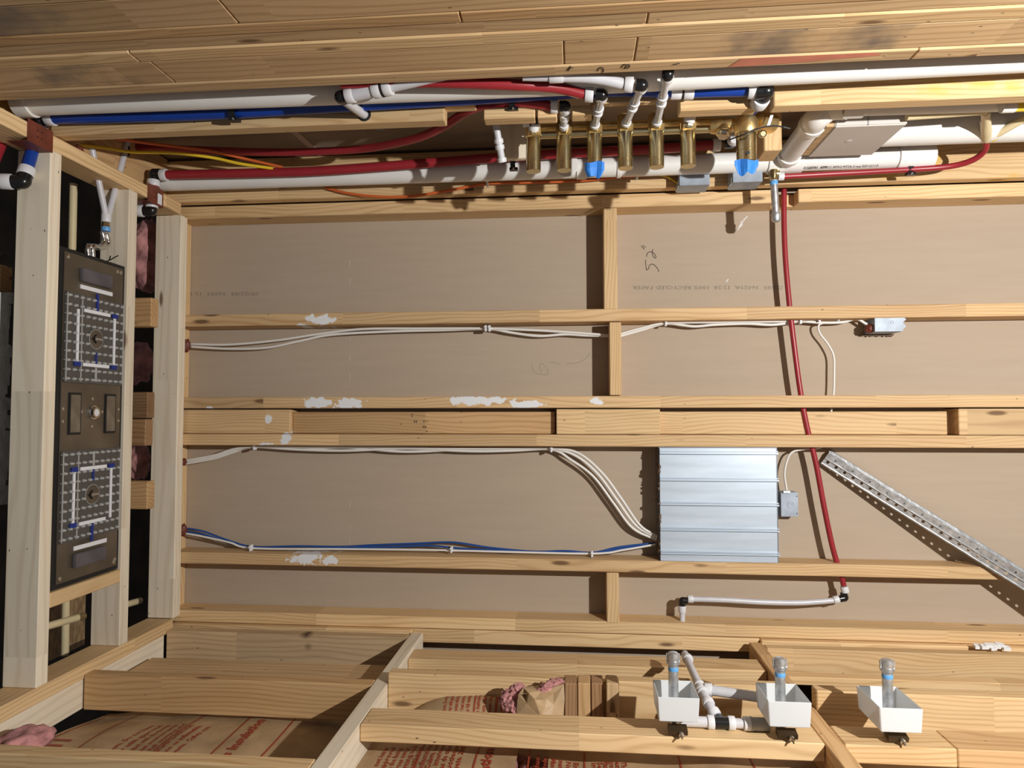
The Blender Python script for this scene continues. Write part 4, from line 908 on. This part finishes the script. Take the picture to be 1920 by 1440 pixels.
for i in range(int(L_/.057)):
    p_ = o2+(side*.8+up*.25).normalized()*.030+ax*(.03+.057*i)+up*.0012
    if hs_ is None: hs_ = MB().lathe(p_, up, [(0,.0030),(.0006,.0030)], 10).build('screw_hole', BLK, st); base_ = p_
    else:
        c_ = hs_.copy(); COL.objects.link(c_); c_.location = hs_.location+(p_-base_)

# ================================================================== BOTTOM: stubs, trays, pipes, insulation
def tray(pf, pb_, lab1, lab2, stub):
    """pf: front rim left/right and bottom; pb_: back rim y"""
    (xl_, xr2, yr, ybt), yback = pf, pb_
    Yf = 1.515; fl, fr = P(xl_, yr, Y=Yf), P(xr2, yr, Y=Yf); zr = fl.z; zb_ = P(xl_, ybt, Y=Yf).z; Yb = P((xl_+xr2)/2-20, yback, Z=zr).y
    x0, x1 = fl.x, fr.x; t_ = thing('mud_guard_tray', lab1, 'plastic tray', ((x0+x1)/2, (Yf+Yb)/2, zb_), 'white plastic mud guards')
    m = MB(); tk = .0025; ch = .012
    # outer and inner shells of an open box with softened lower front
    def ring(x0, x1, y0, y1, z0, z1): return [(x0,y0,z1),(x1,y0,z1),(x1,y1,z1),(x0,y1,z1),(x0+.003,y0+.002,z0),(x1-.003,y0+.002,z0),(x1-.003,y1-.002,z0),(x0+.003,y1-.002,z0)]
    A = ring(x0, x1, Yf, Yb, zb_, zr); Bq = ring(x0+tk, x1-tk, Yf+tk, Yb-tk, zb_+tk, zr)
    fs_ = [(0,1,5,4),(1,2,6,5),(2,3,7,6),(3,0,4,7),(4,5,6,7)]
    fs_ += [tuple(i+8 for i in reversed(f)) for f in fs_]
    fs_ += [(0,1,9,8),(1,2,10,9),(2,3,11,10),(3,0,8,11)]
    m.add(A+Bq, fs_).build('tray_shell', TRAY, t_, bevel=.0012)
    # stub
    sx, sy = stub; Ys = (Yf+Yb)/2+.002
    top = P(sx, sy, Y=Ys); q = thing('capped_stub', lab2, 'pipe stub', (top.x, Ys, zb_), 'capped galvanized stubs')
    bot = Vector((top.x, Ys, ZB+.004))
    tubeobj('pipe', [bot, top-Vector((0,0,.02))], .0107, GALV, q, seg=18)
    collar(q, top-Vector((0,0,.036)), (0,0,1), .0112, .009, LBLUE, 'thread_seal')
    cp = MB().lathe(top, (0,0,-1), [(0,.006),(.001,.009),(.004,.0125),(.016,.0132),(.018,.0125),(.0185,.0145),(.025,.0145),(.027,.0125)], 22).build('cap', GALV, q, smooth=35)
    m = MB()
    for a_ in (0, math.pi): m.frame(top+Vector((math.cos(a_)*.0138, 0, -.013)), (1,0,0), (0,1,0), (0,0,1), .0022, .006, .018)
    m.build('cap_wing', GALV, cp)
    fx = bot+Vector((.004, -.028, .010)); MB().frame(fx, (1,0,0), (0,1,.3), (0,-.3,1), .040, .022, .010).build('bracket', simple('dark_bronze', (.10,.07,.04), .4, .7), q)
    MB().lathe(fx+Vector((.006,-.012,-.004)), (0,-1,-.2), [(0,.006),(.005,.006),(.006,.003),(.016,.0018)], 8).build('screw', CHROME, q)
tray((1233, 1312, 1307, 1353), 1275, 'white plastic tray around the leftmost bottom stub', 'galvanized stub with cap standing in the leftmost white tray', (1262, 1222))
tray((1440, 1522, 1315, 1363), 1281, 'white plastic tray around the middle bottom stub', 'galvanized stub with cap standing in the middle white tray', (1462, 1232))
tray((1649, 1731, 1327, 1373), 1287, 'white plastic tray around the rightmost bottom stub', 'galvanized stub with cap standing in the rightmost white tray', (1663, 1235))
# white pipe run on the flat stud
zp = ZB+.014
t = thing('white_manifold_pipe', 'white pipe with a black tee lying between the left and middle trays', 'pipe', P(1352, 1356, Z=zp))
c = P(1352, 1355, Z=zp); yy = c.y
tubeobj('pipe', [(P(1262, 1353, Z=zp).x, yy, zp), (c.x-.02, yy, zp)], .0115, PEXW, t)
tubeobj('pipe', [(c.x+.02, yy, zp), (P(1425, 1357, Z=zp).x, yy, zp)], .0105, PEXW, t)
tee(t, c, (1,0,0), (-.1,1,0), .0125, .018)
for dx in (-.022, .022, .055): collar(t, c+Vector((dx, 0, 0)), (1,0,0), .0150, .014)
MB().lathe(c+Vector((.062,0,0)), (1,0,0), [(0,.0152),(.004,.0152),(.004,.0140),(.04,.0140)], 18).build('reducer', simple('grey_reducer', (.35,.34,.32), .45), t, smooth=30)
d2 = P(1313, 1290, Z=-.645); d3 = P(1288, 1232, Z=-.64)
t = thing('white_riser_pipe', 'white pipe with ringed couplings running back from the black tee', 'pipe', d2)
q = [c+Vector((-.003, .02, 0)), P(1332, 1325, Z=-.66), d2]
tubeobj('pipe', q, .0105, PEXW, t); tubeobj('pipe', [d2, P(1290, 1240, Z=-.64), P(1284, 1226, Z=-.64)], .0095, PEXW, t)
for p_, q_ in ((q[0], q[1]), (q[1], q[2]), (q[2], q[1]), (d2, d3), (d3, d2)): collar(t, p_+(q_-p_).normalized()*.014, q_-p_, .0135, .014)
tee(t, d2, (d3-d2), (1,.0,0), .0115, .014, COLLAR)
t = thing('white_branch_pipe', 'white pipe branching right behind the middle tray', 'pipe', P(1360, 1300, Z=-.645))
a, b_ = P(1325, 1293, Z=-.645), P(1450, 1311, Z=-.645); tubeobj('pipe', [a, b_], .0115, PEXW, t); collar(t, a+Vector((.004,0,0)), b_-a, .0145, .016)

# ---- kraft faced batts
def batt(lab, x0, x1, y0, y1, zf, nx=60, ny=14, loc_z=-.82):
    t_ = thing('insulation_batt', lab, 'insulation', ((x0+x1)/2, (y0+y1)/2, loc_z))
    vs_ = []; fs_ = []
    for i in range(nx+1):
        for j in range(ny+1):
            x = x0+(x1-x0)*i/nx; y = y0+(y1-y0)*j/ny; vs_.append((x, y, zf(x, y)))
    for i in range(nx):
        for j in range(ny): a_ = i*(ny+1)+j; fs_.append((a_, a_+ny+1, a_+ny+2, a_+1))
    MB().add(vs_, fs_).build('kraft_facing', KRAFT, t_, smooth=60)
    m = MB().box(x0+.004, x1-.004, y0+.004, y1-.004, -.955, min(v[2] for v in vs_)-.004); m.build('fiberglass', PINK, t_)
    return t_
def ptxt(t_, s, size, x, y, zf, dirn=1, mat=INKR, bold=.0004, width=None):
    """red print, reading along +Y (dirn 1) or -Y"""
    return text_on(s, size, lambda u, v: Vector((x-dirn*v, y+dirn*u, zf(x-dirn*v, y+dirn*u)+.0016)), 'printed_text', mat, t_, bold, width)
def pbar(t_, x, y0, y1, zf, wd=.004, sl=0):
    n = 12; vs_ = []; fs_ = []
    for i in range(n+1):
        y = y0+(y1-y0)*i/n
        for s in (-1, 1): xx = x+s*wd/2+sl*(y-y0); vs_.append((xx, y, zf(xx, y)+.0016))
    for i in range(n): fs_.append((2*i, 2*i+1, 2*i+3, 2*i+2))
    return MB().add(vs_, fs_).build('printed_line', INKR, t_)
def ptri(t_, x, y, s, zf):
    m = MB(); tri = [(-s*.55, 0), (s*.55, -s*.5), (s*.55, s*.5)]
    for k_ in range(3):
        a_, b_2 = tri[k_], tri[(k_+1) % 3]
        m.tube([(x+a_[0]+(b_2[0]-a_[0])*f, y+a_[1]+(b_2[1]-a_[1])*f, zf(x+a_[0], y+a_[1])+.0022) for f in (0, 1)], .0018, 4)
    m.lathe((x+s*.22, y, zf(x+s*.22, y)+.0005), (0,0,1), [(0,.009),(.0015,.009)], 8); return m.build('warning_triangle', INKR, t_)
EN = ['This facing will burn. Do not leave', 'exposed. Cover with approved', 'interior finish in contact with the facing.', 'flame and other heat sources away.', 'See package for full warning and', 'installation instructions.']
ES = ['Este revestimiento es inflamable.', 'No lo deje expuesto. Cubra con', 'material aprobado para interiores', 'Mantenga llama y fuentes de calor', 'lejos. Vea las instrucciones', 'completas en el paquete. 234']
zf1 = lambda x, y: -.775+.010*math.sin(9*x+1)*math.sin(11*y)+.004*math.sin(31*x+7*y)
bt = batt('kraft faced insulation in front of the flat bottom stud, left of the torn gap', X1b+.001, -.135, 1.0, 1.655, zf1)
def XF(px): return P(px, 1425, Z=-.775).x
ptri(bt, XF(690), 1.43, .06, zf1)
for k_, s in enumerate(EN): ptxt(bt, s, .016, XF(716+14*k_), 1.27, zf1, width=.34)
pbar(bt, XF(786), 1.1, 1.64, zf1)
for k_, s in enumerate(ES): ptxt(bt, s, .016, XF(803+13*k_), 1.27, zf1, width=.34)
pbar(bt, XF(893), 1.1, 1.64, zf1); ptxt(bt, 'Fiberglass Insulation', .033, XF(922), 1.20, zf1, bold=.0012, width=.42)
bt = batt('kraft faced insulation in front of the flat bottom stud, right of the torn gap', -.065, X2a-.001, 1.0, 1.655, zf1)
pbar(bt, XF(992), 1.1, 1.64, zf1)
for k_, s in enumerate(ES[::-1]): ptxt(bt, s, .016, XF(1006+14*k_), 1.60, zf1, dirn=-1, width=.34)
pbar(bt, XF(1096), 1.1, 1.64, zf1)
for k_, s in enumerate(EN[::-1]): ptxt(bt, s, .016, XF(1110+11*k_), 1.60, zf1, dirn=-1, width=.34)
ptri(bt, XF(1192), 1.46, .05, zf1); pbar(bt, XF(1274), 1.1, 1.64, zf1); ptxt(bt, 'R-11', .075, XF(1290), 1.56, zf1, dirn=-1, bold=.002, width=.15); pbar(bt, XF(1405), 1.1, 1.64, zf1)
ptxt(bt, 'Fiberglass Insulation', .033, XF(1370), 1.56, zf1, dirn=-1, bold=.0012, width=.31)
bt = batt('kraft faced insulation at the bottom right corner beyond the second block', X2b+.001, XR, 1.0, 1.655, zf1)
pbar(bt, XF(1790), 1.1, 1.64, zf1, sl=.2); ptxt(bt, 'R-11', .075, XF(1830), 1.56, zf1, dirn=-1, bold=.002, width=.15); ptxt(bt, 'Fiberglass Insulation', .033, XF(1660), 1.56, zf1, dirn=-1, bold=.0012, width=.31)
# pink gap between the two front batts
lump('insulation_tuft', ((-.135-.065)/2, 1.42, -.835), (.05, .24, .05), PINK, 'dark pink fiberglass showing in the torn gap at the bottom', 8)
# rear batts
zf2 = lambda x, y: -.845+.140*max(0, math.sin(max(0, min(1, (x+.50)/.48))*math.pi))**.6*math.sin(max(0, min(1, (y-1.63)/.14))*math.pi*.62)+.003*math.sin(40*x+9*y)
bt = batt('bulging kraft faced insulation with red print behind the flat stud', X1b+.002, -.03, 1.66, 1.757, zf2, loc_z=-.85)
for k_ in range(10): ptxt(bt, (EN+ES)[k_], .013, P(835+11*k_+(8 if k_ > 4 else 0), 1315, Y=1.70).x, 1.665, zf2, width=.09)
pbar(bt, P(845+43, 1315, Y=1.70).x, 1.665, 1.755, zf2); pbar(bt, P(930, 1315, Y=1.70).x, 1.665, 1.755, zf2)
zf3 = lambda x, y: -.812+.020*math.sin(4*x)*math.sin(9*y)+.02*math.sin((x+1.3)/.75*math.pi)+.003*math.sin(37*x+11*y)
bt = batt('kraft faced insulation with red print between the two lower left studs', -1.285, X1a-.002, 1.38, 1.835, zf3, loc_z=-.85)
def XG(px): return P(px, 1380, Z=-.80).x
for k_, s in enumerate(EN+ES[:2]): ptxt(bt, s, .016, XG(275+16*k_), 1.40, zf3, width=.30)
pbar(bt, XG(345), 1.4, 1.8, zf3); pbar(bt, XG(440), 1.4, 1.8, zf3); pbar(bt, XG(525), 1.4, 1.8, zf3); pbar(bt, XG(120), 1.4, 1.8, zf3); pbar(bt, XG(200), 1.4, 1.8, zf3)
ptri(bt, XG(245), 1.50, .06, zf3); ptxt(bt, 'Fiberglass Insulation', .033, XG(475), 1.42, zf3, bold=.0012, width=.34); ptxt(bt, 'R-11', .06, XG(160), 1.50, zf3, bold=.002); ptxt(bt, 'Insulation', .033, XG(80), 1.45, zf3, bold=.001, width=.2)
# torn paper and fluff between rear batt and the upright ends
t = thing('torn_insulation', 'torn kraft paper with pink fluff left of the dark lumber ends', 'insulation', P(1000, 1330, Y=1.72))
rnd = random.Random(12)
def kq(x, y, Y): return P(900+x/4.8, 1160+y/4.8, Y=Y-.06)
for nm, mt2, polys in (('kraft_flap', KRAFT, [[(325,880,1.705),(335,760,1.71),(345,690,1.715),(392,622,1.74),(440,672,1.70),(492,728,1.69),(520,800,1.69),(545,880,1.69)],
                                        [(492,728,1.69),(560,726,1.705),(600,722,1.71),(585,800,1.70),(545,880,1.69),(520,800,1.69)]]),
                       ('kraft_flap', KRAFT, [[(600,722,1.71),(660,672,1.735),(755,592,1.75),(762,720,1.735),(752,880,1.72),(640,880,1.70),(545,880,1.69),(585,800,1.70)]]),
                       ('kraft_flap', KRAFT, [[(345,690,1.715),(392,622,1.74),(470,610,1.78),(640,600,1.79),(755,560,1.79),(755,592,1.75),(660,672,1.735),(600,722,1.71),(492,728,1.70),(440,672,1.705)]])):
    m = MB()
    for pl in polys:
        c_ = sum((kq(*q) for q in pl), Vector())/len(pl)+Vector((0,-.006,0)); m.add([kq(*q) for q in pl]+[c_], [(i, (i+1) % len(pl), len(pl)) for i in range(len(pl))])
    ob = m.build(nm, mt2, t); md = ob.modifiers.new('s', 'SOLIDIFY'); md.thickness = .0015
for cx, cy_, yy, sc_ in ((262,730,1.745,.022), (300,690,1.75,.020), (345,640,1.755,.018), (280,790,1.73,.018), (318,830,1.72,.014), (560,680,1.74,.016), (610,640,1.75,.018), (660,600,1.765,.017), (710,575,1.77,.012), (520,690,1.735,.012)):
    bm = bmesh.new(); bmesh.ops.create_icosphere(bm, subdivisions=3, radius=1); me = bpy.data.meshes.new('fluff')
    for v in bm.verts: v.co = Vector((v.co.x*1.1, v.co.y*.8, v.co.z*.9))*sc_*(1+.3*math.sin(5*v.co.x+cx)*math.sin(6*v.co.y+cy_)*math.sin(7*v.co.z)+rnd.uniform(-.14,.14))
    bm.to_mesh(me); bm.free(); me.materials.append(PINK); fo = bpy.data.objects.new('fluff', me); COL.objects.link(fo); fo.location = kq(cx, cy_, yy); attach(fo, t)
# white plaster crumbs on the lower right ledge
a = P(1860, 1215, Y=2.15); m = MB()
for i in range(7): m.frame(a+Vector(((i-3)*.012, rnd.uniform(-.006,.006), .002+.003*(i % 3))), (1,rnd.uniform(-.5,.5),0), (0,1,.3), (0,0,1), .02, .014, .008)
tag(m.build('plaster_crumbs', PLAST), 'white plaster crumbs on the lower right ledge', 'plaster')
